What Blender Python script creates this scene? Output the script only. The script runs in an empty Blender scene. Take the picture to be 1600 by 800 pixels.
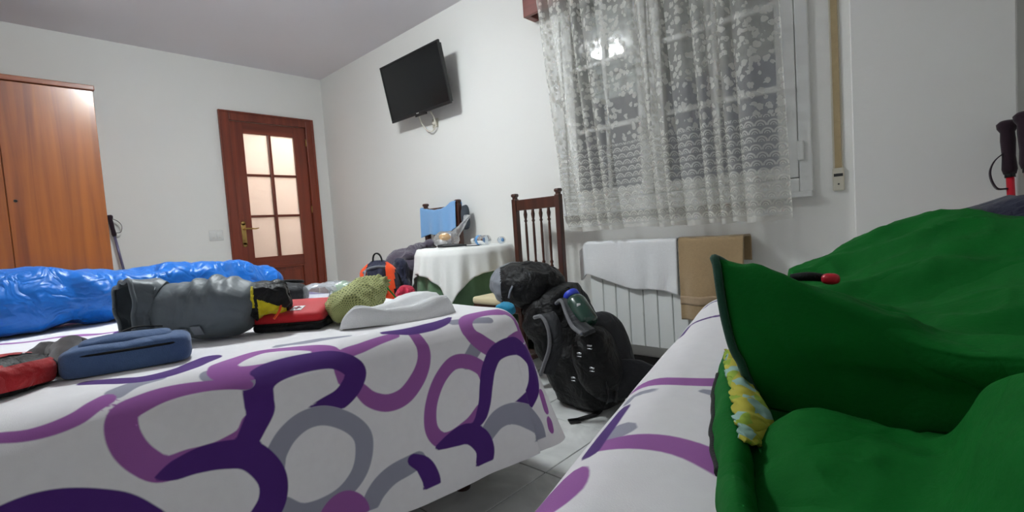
import bpy, bmesh, math, random
import numpy as np
from mathutils import Vector, Matrix, Euler

SC = bpy.context.scene
COL = SC.collection
random.seed(7)
PI = math.pi

# ------------------------------------------------------------------ camera
FPX = 751.0
def _basis():
    v1 = np.array([695., 91., -FPX]); v2 = np.array([-809., -13., -FPX])
    y = v1 / np.linalg.norm(v1); x = -v2 / np.linalg.norm(v2)
    x = x - y * (x @ y); x /= np.linalg.norm(x)
    return np.stack([x, y, np.cross(x, y)])
RW = _basis()                       # world = RW @ camera vector
EYE = np.array([0., 0., 0.86])
cam_data = bpy.data.cameras.new('camera')
cam_data.sensor_width = 36.0
cam_data.lens = FPX / 1600.0 * 36.0
cam_data.clip_start = 0.02
cam = bpy.data.objects.new('camera', cam_data)
cam.matrix_world = Matrix.Translation(EYE.tolist()) @ Matrix(RW.tolist()).to_4x4()
COL.objects.link(cam)
SC.camera = cam

# ------------------------------------------------------------------ world, exposure
wd = bpy.data.worlds.new('night'); SC.world = wd; wd.use_nodes = True
wd.node_tree.nodes['Background'].inputs[0].default_value = (0.012, 0.014, 0.02, 1)
wd.node_tree.nodes['Background'].inputs[1].default_value = 1.0
SC.view_settings.view_transform = 'Standard'
SC.view_settings.look = 'None'
SC.view_settings.gamma = 1.0
SC.view_settings.use_curve_mapping = False
SC.view_settings.exposure = 1.30
LAMP = (-2.40, 0.86, 2.450)
LAMP_STRENGTH = 62.0
HALL_STRENGTH = 34.0

# ------------------------------------------------------------------ helpers
def at(px, py, ax, val):
    """point of the ray through a pixel of the 1600x800 photograph on a world plane"""
    d = RW @ np.array([px - 800., -(py - 400.), -FPX])
    return EYE + d * (val - EYE[ax]) / d[ax]
def lin(c):
    c = c / 255.0
    return c / 12.92 if c <= 0.04045 else ((c + 0.055) / 1.055) ** 2.4
def rgb(r, g, b): return (lin(r), lin(g), lin(b), 1.0)

def _hash(i, j, k):
    h = (i * 374761393 + j * 668265263 + k * 2147483647 * 3 + 1442695041) & 0xffffffff
    h = ((h ^ (h >> 13)) * 1274126177) & 0xffffffff
    return ((h ^ (h >> 16)) & 0xffff) / 32767.5 - 1.0
def vnoise(P):
    P = np.asarray(P, float); I = np.floor(P).astype(np.int64); F = P - I; F = F * F * (3 - 2 * F)
    r = 0
    for a in (0, 1):
        for b in (0, 1):
            for c in (0, 1):
                w = (F[..., 0] if a else 1 - F[..., 0]) * (F[..., 1] if b else 1 - F[..., 1]) * (F[..., 2] if c else 1 - F[..., 2])
                r = r + w * _hash(I[..., 0] + a, I[..., 1] + b, I[..., 2] + c)
    return r
def fbm(P, o=3):
    r = 0; s = 1.0; P = np.asarray(P, float)
    for k in range(o):
        r = r + s * vnoise(P * 2 ** k + 17.3 * k); s *= .5
    return r
def ridge(P, o=2):
    return 1 - 2 * np.abs(fbm(P, o)).clip(0, 1)
def sstep(x, a, b):
    t = np.clip((x - a) / (b - a), 0, 1); return t * t * (3 - 2 * t)

def mesh_obj(name, geo, mat, parent=None, smooth=True):
    V, F = geo[0], geo[1]
    me = bpy.data.meshes.new(name)
    me.from_pydata(np.asarray(V, float).tolist(), [], [list(map(int, f)) for f in F])
    if mat: me.materials.append(mat)
    if smooth: me.shade_smooth()
    if len(geo) > 2 and geo[2] is not None:
        uvl = me.uv_layers.new(name='UVMap')
        li = np.zeros(len(me.loops), np.int32); me.loops.foreach_get('vertex_index', li)
        uvl.data.foreach_set('uv', np.asarray(geo[2], np.float32)[li].ravel())
    o = bpy.data.objects.new(name, me); COL.objects.link(o)
    if parent: o.parent = parent
    return o
def tag(o, label=None, cat=None, group=None, kind=None):
    if label: o['label'] = label
    if cat: o['category'] = cat
    if group: o['group'] = group
    if kind: o['kind'] = kind
    return o
def thing(name, label, cat, loc=(0, 0, 0), rz=0.0, group=None):
    o = bpy.data.objects.new(name, None); COL.objects.link(o)
    o.empty_display_size = .1
    o.location = loc; o.rotation_euler = (0, 0, rz)
    return tag(o, label, cat, group)
def setting(name, loc=(0, 0, 0)):
    o = bpy.data.objects.new(name, None); COL.objects.link(o); o.location = loc
    return tag(o, kind='structure')
def top_of(o):
    while o.parent: o = o.parent
    return o
def part(parent, name, geo, mat, label=None, smooth=True, local=False, kind=None):
    """geometry in world coordinates (or local=True) put under its thing"""
    r = top_of(parent)
    V = np.asarray(geo[0], float)
    if not local:
        V = V - np.array(r.location[:])
        a = -r.rotation_euler.z
        if a:
            c, s = math.cos(a), math.sin(a)
            V = V @ np.array([[c, s, 0], [-s, c, 0], [0, 0, 1]])
        off = np.zeros(3); p = parent
        while p is not r: off += np.array(p.location[:]); p = p.parent
        V = V - off
    o = mesh_obj(name, (V,) + tuple(geo[1:]), mat, parent, smooth)
    if label: o['label'] = label
    if kind: o['kind'] = kind
    return o
def solo(name, geo, mat, label, cat, group=None, smooth=True):
    V = np.asarray(geo[0], float)
    b = np.array([(V[:, 0].min() + V[:, 0].max()) / 2, (V[:, 1].min() + V[:, 1].max()) / 2, V[:, 2].min()])
    o = mesh_obj(name, (V - b,) + tuple(geo[1:]), mat, None, smooth); o.location = b.tolist()
    return tag(o, label, cat, group)
def structure(name, geo, mat, smooth=False, parent=None):
    o = mesh_obj(name, geo, mat, parent, smooth)
    if parent is None: o['kind'] = 'structure'
    return o
def solidify(o, t, off=0.0):
    m = o.modifiers.new('thickness', 'SOLIDIFY'); m.thickness = t; m.offset = off; return o
def subsurf(o, n=1):
    m = o.modifiers.new('smooth', 'SUBSURF'); m.levels = n; m.render_levels = n; return o
def copy_tree(o, parent=None):
    c = o.copy(); COL.objects.link(c)
    if parent: c.parent = parent
    for ch in list(o.children): copy_tree(ch, c)
    return c

# geometry makers: each returns (verts, faces)
def join(*gs):
    V = []; F = []; n = 0
    for g in gs:
        v = np.asarray(g[0], float); V.append(v)
        F += [[i + n for i in f] for f in g[1]]; n += len(v)
    return np.concatenate(V), F
def xf(geo, M):
    M = np.array(M); V = np.asarray(geo[0], float)
    return (V @ M[:3, :3].T + M[:3, 3],) + tuple(geo[1:])
def rotm(rx=0, ry=0, rz=0, loc=(0, 0, 0)):
    return np.array(Matrix.Translation(loc) @ Euler((rx, ry, rz)).to_matrix().to_4x4())
def box(c, s, bev=0.0, seg=2, M=None):
    bm = bmesh.new(); bmesh.ops.create_cube(bm, size=1)
    for v in bm.verts: v.co = Vector((v.co.x * s[0], v.co.y * s[1], v.co.z * s[2]))
    if bev: bmesh.ops.bevel(bm, geom=bm.edges[:], offset=bev, segments=seg, profile=.5, affect='EDGES')
    bm.verts.index_update()
    g = (np.array([v.co[:] for v in bm.verts]), [[v.index for v in f.verts] for f in bm.faces]); bm.free()
    if M is not None: g = xf(g, M)
    return g[0] + np.array(c), g[1]
def bx(x0, x1, y0, y1, z0, z1, bev=0.0, seg=2):
    return box(((x0 + x1) / 2, (y0 + y1) / 2, (z0 + z1) / 2), (abs(x1 - x0), abs(y1 - y0), abs(z1 - z0)), bev, seg)
def grid(P, cu=False, cv=False, caps=False, uv=None):
    P = np.asarray(P, float); nu, nv = P.shape[:2]; F = []
    for i in range(nu if cu else nu - 1):
        for j in range(nv if cv else nv - 1):
            i2 = (i + 1) % nu; j2 = (j + 1) % nv
            F.append([i * nv + j, i2 * nv + j, i2 * nv + j2, i * nv + j2])
    V = P.reshape(-1, 3)
    if caps and cv:
        F.append([j for j in range(nv)]); F.append([(nu - 1) * nv + j for j in reversed(range(nv))])
    return (V, F) if uv is None else (V, F, uv.reshape(-1, 2))
def frames(path):
    P = np.asarray(path, float); T = np.gradient(P, axis=0); T /= np.linalg.norm(T, axis=1)[:, None]
    n = np.cross(T[0], [0, 0, 1.]);
    if np.linalg.norm(n) < 1e-3: n = np.cross(T[0], [0, 1., 0])
    n /= np.linalg.norm(n); N = []; B = []
    for t in T:
        n = n - t * (n @ t); n /= np.linalg.norm(n); N.append(n); B.append(np.cross(t, n))
    return P, T, np.array(N), np.array(B)
def spline(pts, n=24):
    P = np.asarray(pts, float); m = len(P)
    if m < 3: return P[0] + (P[-1] - P[0]) * np.linspace(0, 1, n)[:, None]
    E = np.concatenate([[2 * P[0] - P[1]], P, [2 * P[-1] - P[-2]]])
    out = []
    for t in np.linspace(0, m - 1 - 1e-9, n):
        i = int(t); u = t - i; a, b, c, d = E[i:i + 4]
        out.append(.5 * (2 * b + (c - a) * u + (2 * a - 5 * b + 4 * c - d) * u * u + (3 * b - a - 3 * c + d) * u ** 3))
    return np.array(out)
def tube(path, r, seg=8):
    P, T, N, B = frames(path); n = len(P); r = np.broadcast_to(np.asarray(r, float), (n,)) if np.ndim(r) == 0 or len(np.atleast_1d(r)) == n else np.interp(np.linspace(0, 1, n), np.linspace(0, 1, len(r)), r)
    a = np.linspace(0, 2 * PI, seg, endpoint=False)
    G = P[:, None] + r[:, None, None] * (np.cos(a)[None, :, None] * N[:, None] + np.sin(a)[None, :, None] * B[:, None])
    return grid(G, cv=True, caps=True)
def ribbon(path, wdir, w, t):
    """flat strap: rectangular section, width along wdir"""
    P, T, N, B = frames(path); n = len(P); W = np.broadcast_to(np.asarray(wdir, float), P.shape).copy()
    W = W - T * (W * T).sum(1)[:, None]; W /= np.linalg.norm(W, axis=1)[:, None]; U = np.cross(T, W)
    w = np.interp(np.linspace(0, 1, n), np.linspace(0, 1, len(np.atleast_1d(w))), np.atleast_1d(w))[:, None]
    G = np.stack([P + W * w / 2 + U * t / 2, P - W * w / 2 + U * t / 2, P - W * w / 2 - U * t / 2, P + W * w / 2 - U * t / 2], 1)
    return grid(G, cv=True, caps=True)
def lathe(prof, base=(0, 0, 0), axis=(0, 0, 1), seg=16):
    ax = Vector(axis).normalized(); q = Vector((0, 0, 1)).rotation_difference(ax).to_matrix()
    a = np.linspace(0, 2 * PI, seg, endpoint=False)
    G = np.array([[(max(r, 1e-4) * math.cos(t), max(r, 1e-4) * math.sin(t), z) for t in a] for r, z in prof])
    G = G @ np.array(q).T + np.array(base)
    return grid(G, cv=True, caps=True)
def blob(c, ax, M=None, e=(1, 1), n=(28, 20), noise=None, floor=None):
    """superellipsoid with optional displacement noise(P_unit)->m along the normal; flattened at floor z"""
    u = np.linspace(-PI, PI, n[0], endpoint=False); v = np.linspace(-PI / 2 + .03, PI / 2 - .03, n[1])
    U, Vv = np.meshgrid(u, v, indexing='ij')
    sp = lambda x, p: np.sign(x) * np.abs(x) ** p
    D = np.stack([sp(np.cos(Vv), e[0]) * sp(np.cos(U), e[1]), sp(np.cos(Vv), e[0]) * sp(np.sin(U), e[1]), sp(np.sin(Vv), e[0])], -1)
    P = D * np.array(ax)
    if noise is not None:
        nn = D / np.array(ax); nn /= np.linalg.norm(nn, axis=-1)[..., None]
        P = P + nn * noise(P)[..., None]
    if M is not None: P = P @ np.array(M)[:3, :3].T
    P = P + np.array(c)
    if floor is not None: P[..., 2] = np.where(P[..., 2] < floor + .004, floor + .004 * np.exp(np.clip((P[..., 2] - floor - .004) * 60, -8, 0)), P[..., 2])
    nu, nv = n
    V, F = grid(P, cu=True)
    F.append([i * nv for i in reversed(range(nu))]); F.append([i * nv + nv - 1 for i in range(nu)])
    return V, F
def split(geo, test):
    """separate faces whose centre passes test(x,y,z) -> two geos"""
    V = np.asarray(geo[0]); A = []; B = []
    for f in geo[1]:
        (A if test(*V[f].mean(0)) else B).append(f)
    def sub(fs):
        ids = sorted({i for f in fs for i in f}); m = {k: i for i, k in enumerate(ids)}
        return V[ids], [[m[i] for i in f] for f in fs]
    return sub(A), sub(B)
def inflate(geo, d):
    """push verts along averaged normals"""
    V = np.asarray(geo[0], float).copy(); N = np.zeros_like(V)
    for f in geo[1]:
        p = V[f]; n = np.cross(p[1] - p[0], p[2] - p[0])
        if len(f) > 3: n = np.cross(p[2] - p[0], p[3] - p[1])
        for i in f: N[i] += n
    N /= np.maximum(np.linalg.norm(N, axis=1), 1e-12)[:, None]
    return V + N * d, geo[1]
def loft(path, rw, rh, up=(0, 0, 1), seg=28, e=1.0, noise=None, floor=None, caps=True):
    P = np.asarray(path, float); n = len(P); T = np.gradient(P, axis=0); T /= np.linalg.norm(T, axis=1)[:, None]
    S = np.cross(T, np.broadcast_to(np.array(up, float), T.shape)); S /= np.linalg.norm(S, axis=1)[:, None]
    Uu = np.cross(S, T)
    ip = lambda r: np.interp(np.linspace(0, 1, n), np.linspace(0, 1, len(np.atleast_1d(r))), np.atleast_1d(r))
    rw = ip(rw); rh = ip(rh); a = np.linspace(0, 2 * PI, seg, endpoint=False)
    sp = lambda x: np.sign(x) * np.abs(x) ** e
    C = sp(np.cos(a)); Sn = sp(np.sin(a))
    D = C[None, :, None] * S[:, None] + Sn[None, :, None] * Uu[:, None]
    G = P[:, None] + C[None, :, None] * S[:, None] * rw[:, None, None] + Sn[None, :, None] * Uu[:, None] * rh[:, None, None]
    if noise is not None: G = G + D * noise(G)[..., None]
    if floor is not None: G[..., 2] = np.maximum(G[..., 2], floor + .002)
    return grid(G, cv=True, caps=caps)

# ------------------------------------------------------------------ materials
def new_mat(name):
    m = bpy.data.materials.new(name); m.use_nodes = True
    nt = m.node_tree; return m, nt, nt.nodes, nt.links, nt.nodes['Principled BSDF']
def fabric(name, col, rough=.85, var=.12, scale=60.0, bump=.25, sheen=.2, bscale=None, spec=.25, crease=0.0, cscale=9.0):
    m, nt, N, L, P = new_mat(name)
    tc = N.new('ShaderNodeTexCoord'); no = N.new('ShaderNodeTexNoise'); no.inputs['Scale'].default_value = scale; no.inputs['Detail'].default_value = 4
    L.new(tc.outputs['Object'], no.inputs['Vector'])
    mx = N.new('ShaderNodeMix'); mx.data_type = 'RGBA'
    mx.inputs[6].default_value = tuple(c * (1 - var) for c in col[:3]) + (1,); mx.inputs[7].default_value = tuple(min(1, c * (1 + var)) for c in col[:3]) + (1,)
    L.new(no.outputs['Fac'], mx.inputs[0]); L.new(mx.outputs[2], P.inputs['Base Color'])
    b = N.new('ShaderNodeTexNoise'); b.inputs['Scale'].default_value = bscale or scale * 8; b.inputs['Detail'].default_value = 2
    L.new(tc.outputs['Object'], b.inputs['Vector'])
    bp = N.new('ShaderNodeBump'); bp.inputs['Strength'].default_value = bump; bp.inputs['Distance'].default_value = .003
    L.new(b.outputs['Fac'], bp.inputs['Height']); nrm = bp
    if crease:
        c = N.new('ShaderNodeTexNoise'); c.inputs['Scale'].default_value = cscale; c.inputs['Detail'].default_value = 2.5; c.inputs['Distortion'].default_value = .8
        L.new(tc.outputs['Object'], c.inputs['Vector'])
        s1 = N.new('ShaderNodeMath'); s1.operation = 'SUBTRACT'; s1.inputs[1].default_value = .5; L.new(c.outputs['Fac'], s1.inputs[0])
        s2 = N.new('ShaderNodeMath'); s2.operation = 'ABSOLUTE'; L.new(s1.outputs[0], s2.inputs[0])
        b2_ = N.new('ShaderNodeBump'); b2_.inputs['Strength'].default_value = crease; b2_.inputs['Distance'].default_value = .06
        L.new(s2.outputs[0], b2_.inputs['Height']); L.new(bp.outputs['Normal'], b2_.inputs['Normal']); nrm = b2_
    L.new(nrm.outputs['Normal'], P.inputs['Normal'])
    P.inputs['Roughness'].default_value = rough; P.inputs['Sheen Weight'].default_value = sheen
    P.inputs['Specular IOR Level'].default_value = spec
    return m
def plain(name, col, rough=.5, metal=0.0, spec=.5, coat=0.0):
    m, nt, N, L, P = new_mat(name)
    tc = N.new('ShaderNodeTexCoord'); no = N.new('ShaderNodeTexNoise'); no.inputs['Scale'].default_value = 25
    L.new(tc.outputs['Object'], no.inputs['Vector'])
    mr = N.new('ShaderNodeMapRange'); mr.inputs[3].default_value = max(0, rough - .06); mr.inputs[4].default_value = min(1, rough + .06)
    L.new(no.outputs['Fac'], mr.inputs[0]); L.new(mr.outputs[0], P.inputs['Roughness'])
    P.inputs['Base Color'].default_value = col; P.inputs['Metallic'].default_value = metal
    P.inputs['Specular IOR Level'].default_value = spec; P.inputs['Coat Weight'].default_value = coat
    return m
def wood(name, c1, c2, rough=.4, along='z', scale=1.0, coat=.15, contrast=1.0, crough=.25):
    m, nt, N, L, P = new_mat(name)
    tc = N.new('ShaderNodeTexCoord'); mp = N.new('ShaderNodeMapping')
    s = {'x': (1.2, 30, 30), 'y': (30, 1.2, 30), 'z': (30, 30, 1.2)}[along]
    mp.inputs['Scale'].default_value = tuple(k * scale for k in s)
    L.new(tc.outputs['Object'], mp.inputs['Vector'])
    n1 = N.new('ShaderNodeTexNoise'); n1.inputs['Scale'].default_value = 1.0; n1.inputs['Detail'].default_value = 6; n1.inputs['Distortion'].default_value = .6
    L.new(mp.outputs[0], n1.inputs['Vector'])
    mp2 = N.new('ShaderNodeMapping'); mp2.inputs['Scale'].default_value = tuple(k * scale * (.12 if k > 2 else .5) for k in s)
    L.new(tc.outputs['Object'], mp2.inputs['Vector'])
    n2 = N.new('ShaderNodeTexNoise'); n2.inputs['Scale'].default_value = 1.0; n2.inputs['Detail'].default_value = 3
    L.new(mp2.outputs[0], n2.inputs['Vector'])
    ad = N.new('ShaderNodeMath'); ad.operation = 'ADD'; L.new(n1.outputs['Fac'], ad.inputs[0]); L.new(n2.outputs['Fac'], ad.inputs[1])
    cr = N.new('ShaderNodeMapRange'); cr.inputs[1].default_value = 1 - .3 / contrast; cr.inputs[2].default_value = 1 + .3 / contrast
    L.new(ad.outputs[0], cr.inputs[0])
    mx = N.new('ShaderNodeMix'); mx.data_type = 'RGBA'; mx.inputs[6].default_value = c1; mx.inputs[7].default_value = c2
    L.new(cr.outputs[0], mx.inputs[0]); L.new(mx.outputs[2], P.inputs['Base Color'])
    bp = N.new('ShaderNodeBump'); bp.inputs['Strength'].default_value = .08; bp.inputs['Distance'].default_value = .002
    L.new(n1.outputs['Fac'], bp.inputs['Height']); L.new(bp.outputs['Normal'], P.inputs['Normal'])
    P.inputs['Roughness'].default_value = rough; P.inputs['Coat Weight'].default_value = coat; P.inputs['Coat Roughness'].default_value = crough; P.inputs['Coat IOR'].default_value = 1.5 if coat < 1 else 1.62
    return m
def plaster(name, col, bump=.12):
    m, nt, N, L, P = new_mat(name)
    tc = N.new('ShaderNodeTexCoord')
    a = N.new('ShaderNodeTexNoise'); a.inputs['Scale'].default_value = 1.3; a.inputs['Detail'].default_value = 4; L.new(tc.outputs['Object'], a.inputs['Vector'])
    mx = N.new('ShaderNodeMix'); mx.data_type = 'RGBA'; mx.inputs[6].default_value = tuple(c * .95 for c in col[:3]) + (1,); mx.inputs[7].default_value = col
    L.new(a.outputs['Fac'], mx.inputs[0]); L.new(mx.outputs[2], P.inputs['Base Color'])
    b = N.new('ShaderNodeTexNoise'); b.inputs['Scale'].default_value = 55; b.inputs['Detail'].default_value = 5; L.new(tc.outputs['Object'], b.inputs['Vector'])
    bp = N.new('ShaderNodeBump'); bp.inputs['Strength'].default_value = bump; bp.inputs['Distance'].default_value = .004
    L.new(b.outputs['Fac'], bp.inputs['Height']); L.new(bp.outputs['Normal'], P.inputs['Normal'])
    P.inputs['Roughness'].default_value = .9; P.inputs['Specular IOR Level'].default_value = .2
    return m
def emitter(name, col, s):
    m, nt, N, L, P = new_mat(name)
    P.inputs['Base Color'].default_value = (1, 1, 1, 1); P.inputs['Emission Color'].default_value = col; P.inputs['Emission Strength'].default_value = s
    return m
def see_through(name, tint, rough, alpha, frost=0.0):
    """thin clear sheet: transparent + fresnel gloss (+ a share of white scatter)"""
    m, nt, N, L, P = new_mat(name); N.remove(P); out = N['Material Output']
    tr = N.new('ShaderNodeBsdfTransparent'); tr.inputs[0].default_value = tint
    gl = N.new('ShaderNodeBsdfGlossy'); gl.inputs['Roughness'].default_value = rough
    fr = N.new('ShaderNodeFresnel'); fr.inputs[0].default_value = 1.5
    mx = N.new('ShaderNodeMixShader'); L.new(fr.outputs[0], mx.inputs[0]); L.new(tr.outputs[0], mx.inputs[1]); L.new(gl.outputs[0], mx.inputs[2])
    last = mx
    if alpha > 0:
        df = N.new('ShaderNodeBsdfDiffuse'); df.inputs[0].default_value = (.8, .82, .84, 1)
        tl = N.new('ShaderNodeBsdfTranslucent'); tl.inputs[0].default_value = (.9, .9, .9, 1)
        m2 = N.new('ShaderNodeMixShader'); m2.inputs[0].default_value = frost; L.new(df.outputs[0], m2.inputs[1]); L.new(tl.outputs[0], m2.inputs[2])
        m3 = N.new('ShaderNodeMixShader'); m3.inputs[0].default_value = alpha; L.new(mx.outputs[0], m3.inputs[1]); L.new(m2.outputs[0], m3.inputs[2]); last = m3
    L.new(last.outputs[0], out.inputs[0])
    return m

M_WALL = plaster('wall_paint', rgb(238, 237, 233))
M_CEIL = plaster('ceiling_paint', rgb(234, 230, 234), .06)
M_WARD = wood('wardrobe_oak', rgb(126, 58, 10), rgb(176, 96, 22), rough=.42, scale=.7, coat=1.0, crough=.22, contrast=1.3)
M_WARDEDGE = wood('wardrobe_edge', rgb(120, 62, 36), rgb(150, 82, 50), along='y', rough=.4)
M_DOOR = wood('door_sapele', rgb(98, 38, 22), rgb(134, 58, 34), rough=.35)
M_DOORH = wood('door_sapele_rail', rgb(98, 38, 22), rgb(134, 58, 34), rough=.35, along='y')
M_CHAIR = wood('chair_walnut', rgb(52, 26, 18), rgb(84, 44, 30), rough=.35)
M_PELMET = wood('pelmet_wood', rgb(100, 46, 38), rgb(134, 66, 52), rough=.4, along='x')
M_BRASS = plain('brass', rgb(190, 158, 96), .3, 1.0)
M_PVC = plain('white_plastic', rgb(226, 226, 224), .35)
M_CREAMPVC = plain('cream_plastic', rgb(206, 200, 184), .4)
M_RAD = plain('radiator_enamel', rgb(243, 245, 243), .3)
M_BLACKPL = plain('black_plastic', rgb(22, 22, 25), .35)
M_SCREEN = plain('tv_screen', rgb(14, 16, 18), .22, spec=.35)
M_STEEL = plain('steel', rgb(190, 192, 195), .25, 1.0)
M_CABLE = plain('white_cable', rgb(220, 214, 200), .5)
M_BLACKF = fabric('black_nylon', rgb(15, 15, 17), .55, .25, 30, .25, .03, crease=.4, cscale=14)
M_WEB = fabric('black_webbing', rgb(17, 17, 19), .7, .2, 60, .3, .05)
M_DARKG = fabric('dark_grey_nylon', rgb(40, 41, 45), .6, .15, 30, .25, .08, crease=.35, cscale=12)
M_GREYF = fabric('grey_nylon', rgb(128, 132, 140), .6, .1, 40, .25, .1)
M_STRAP = fabric('grey_piping', rgb(112, 112, 116), .75)
M_BLUESB = fabric('blue_ripstop', rgb(4, 104, 196), .40, .10, 18, .12, .05, spec=.5, crease=.55, cscale=11)
M_SACK = fabric('slate_grey_nylon', rgb(92, 100, 106), .5, .10, 20, .1, .1, spec=.45, crease=.25, cscale=9)
M_SLATE = fabric('slate_blue_canvas', rgb(76, 100, 140), .85, .12, 60, .35, crease=.2, cscale=12)
M_RED = fabric('red_nylon', rgb(170, 22, 28), .6, .12, 40, .2, crease=.35, cscale=14)
M_REDCASE = fabric('red_eva_shell', rgb(200, 28, 38), .55, .06, 200, .25)
M_YEL = fabric('yellow_nylon', rgb(214, 196, 22), .5, .1, 40, .15, crease=.4, cscale=20)
M_ORANGE = fabric('orange_nylon', rgb(240, 82, 34), .6, .08, 40, .2)
M_CRIMS = fabric('crimson_nylon', rgb(188, 36, 66), .55, .12, 30, .2, crease=.6, cscale=12)
M_PURPG = fabric('purple_grey_fleece', rgb(84, 76, 90), .95, .12, 60, .4, .5, crease=.5, cscale=9)
M_NAVY = fabric('navy_nylon', rgb(38, 40, 62), .7, .15, 40, .3, crease=.5, cscale=11)
M_CHAR = fabric('charcoal_cloth', rgb(60, 66, 74), .9)
M_SOCK = fabric('dark_brown_knit', rgb(50, 42, 44), .95, .2, 120, .5, .4)
M_TOWEL = fabric('white_terry', rgb(243, 243, 245), .98, .04, 90, .6, .5, bscale=420)
M_BTOWEL = fabric('brown_terry', rgb(172, 146, 110), .98, .12, 90, .6, .4, bscale=420)
M_SKYT = fabric('light_blue_microfibre', rgb(128, 176, 226), .95, .06, 80, .4, .4)
M_LINEN = fabric('white_linen', rgb(243, 243, 240), .9, .03, 60, .3)
M_SKIRT = fabric('sage_green_cloth', rgb(92, 122, 92), .9, .1, 40, .3)
M_CREAM = fabric('cream_cushion', rgb(216, 202, 166), .8, .05, 40, .2)
M_GREEN = fabric('forest_green_polyester', rgb(8, 98, 32), .8, .10, 24, .2, .0, spec=.12, crease=.5, cscale=4)
M_GREEN2 = fabric('dark_green_polyester', rgb(30, 74, 58), .7)
M_MATT = fabric('mattress_ticking', rgb(200, 196, 190), .9)
M_LEG = wood('leg_wood', rgb(54, 28, 24), rgb(80, 42, 34), rough=.45)
M_TURQ = fabric('turquoise_nylon', rgb(32, 142, 182), .5)
M_BOTTLE = plain('dark_green_bottle', rgb(26, 62, 50), .25, coat=.4)
M_BLUECAP = plain('blue_cap', rgb(44, 66, 190), .4)
M_PLUM = fabric('plum_foam', rgb(46, 30, 40), .9)
M_POLERED = plain('red_pole', rgb(206, 28, 40), .35)
M_POLEL = plain('lilac_pole', rgb(120, 116, 150), .35, .5)
M_POLET = plain('teal_pole', rgb(70, 138, 152), .35, .5)
M_TAPE = fabric('shutter_tape', rgb(178, 158, 122), .9)
M_SHUT = plain('shutter_slat', rgb(236, 242, 238), .5)
M_CORD = plain('green_cord', rgb(28, 140, 60), .6)
M_ORFOOD = fabric('orange_peel', rgb(236, 176, 84), .6)
M_PAPER = plain('white_paper', rgb(235, 235, 235), .8)
M_LABELBL = plain('blue_label', rgb(90, 150, 205), .4)
M_RUBY = plain('red_enamel', rgb(206, 28, 48), .4)
M_GLASS = see_through('window_glass', (1, 1, 1, 1), .01, 0)
M_FILM = see_through('clear_film', (.96, .97, 1, 1), .12, .22, .4)
M_PET = see_through('clear_bottle', (.9, .95, 1, 1), .05, .10, .4)
M_FILMG = see_through('green_film', (.55, .85, .5, 1), .15, .35, .4)
M_FROST = see_through('frosted_glass', (1, 1, 1, 1), .12, .55, .95)
M_HALL = plaster('hall_paint', rgb(240, 226, 214))
M_GROUT = plain('grout', rgb(88, 86, 82), .8)
M_SKIRTING = plain('dark_skirting', rgb(34, 32, 32), .4)

def tile_mat():
    m, nt, N, L, P = new_mat('grey_marble_tile')
    tc = N.new('ShaderNodeTexCoord'); ob = N.new('ShaderNodeObjectInfo')
    ad = N.new('ShaderNodeVectorMath'); ad.operation = 'MULTIPLY_ADD'; ad.inputs[1].default_value = (1, 1, 1)
    L.new(tc.outputs['Object'], ad.inputs[0]); L.new(ob.outputs['Location'], ad.inputs[2])
    n1 = N.new('ShaderNodeTexNoise'); n1.inputs['Scale'].default_value = 5; n1.inputs['Detail'].default_value = 8; n1.inputs['Distortion'].default_value = 1.2
    L.new(ad.outputs[0], n1.inputs['Vector'])
    cr = N.new('ShaderNodeValToRGB'); cr.color_ramp.elements[0].position = .35; cr.color_ramp.elements[0].color = rgb(206, 207, 205)
    cr.color_ramp.elements[1].position = .65; cr.color_ramp.elements[1].color = rgb(236, 237, 235)
    L.new(n1.outputs['Fac'], cr.inputs[0]); L.new(cr.outputs[0], P.inputs['Base Color'])
    P.inputs['Roughness'].default_value = .32
    return m
M_TILE = tile_mat()

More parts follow.
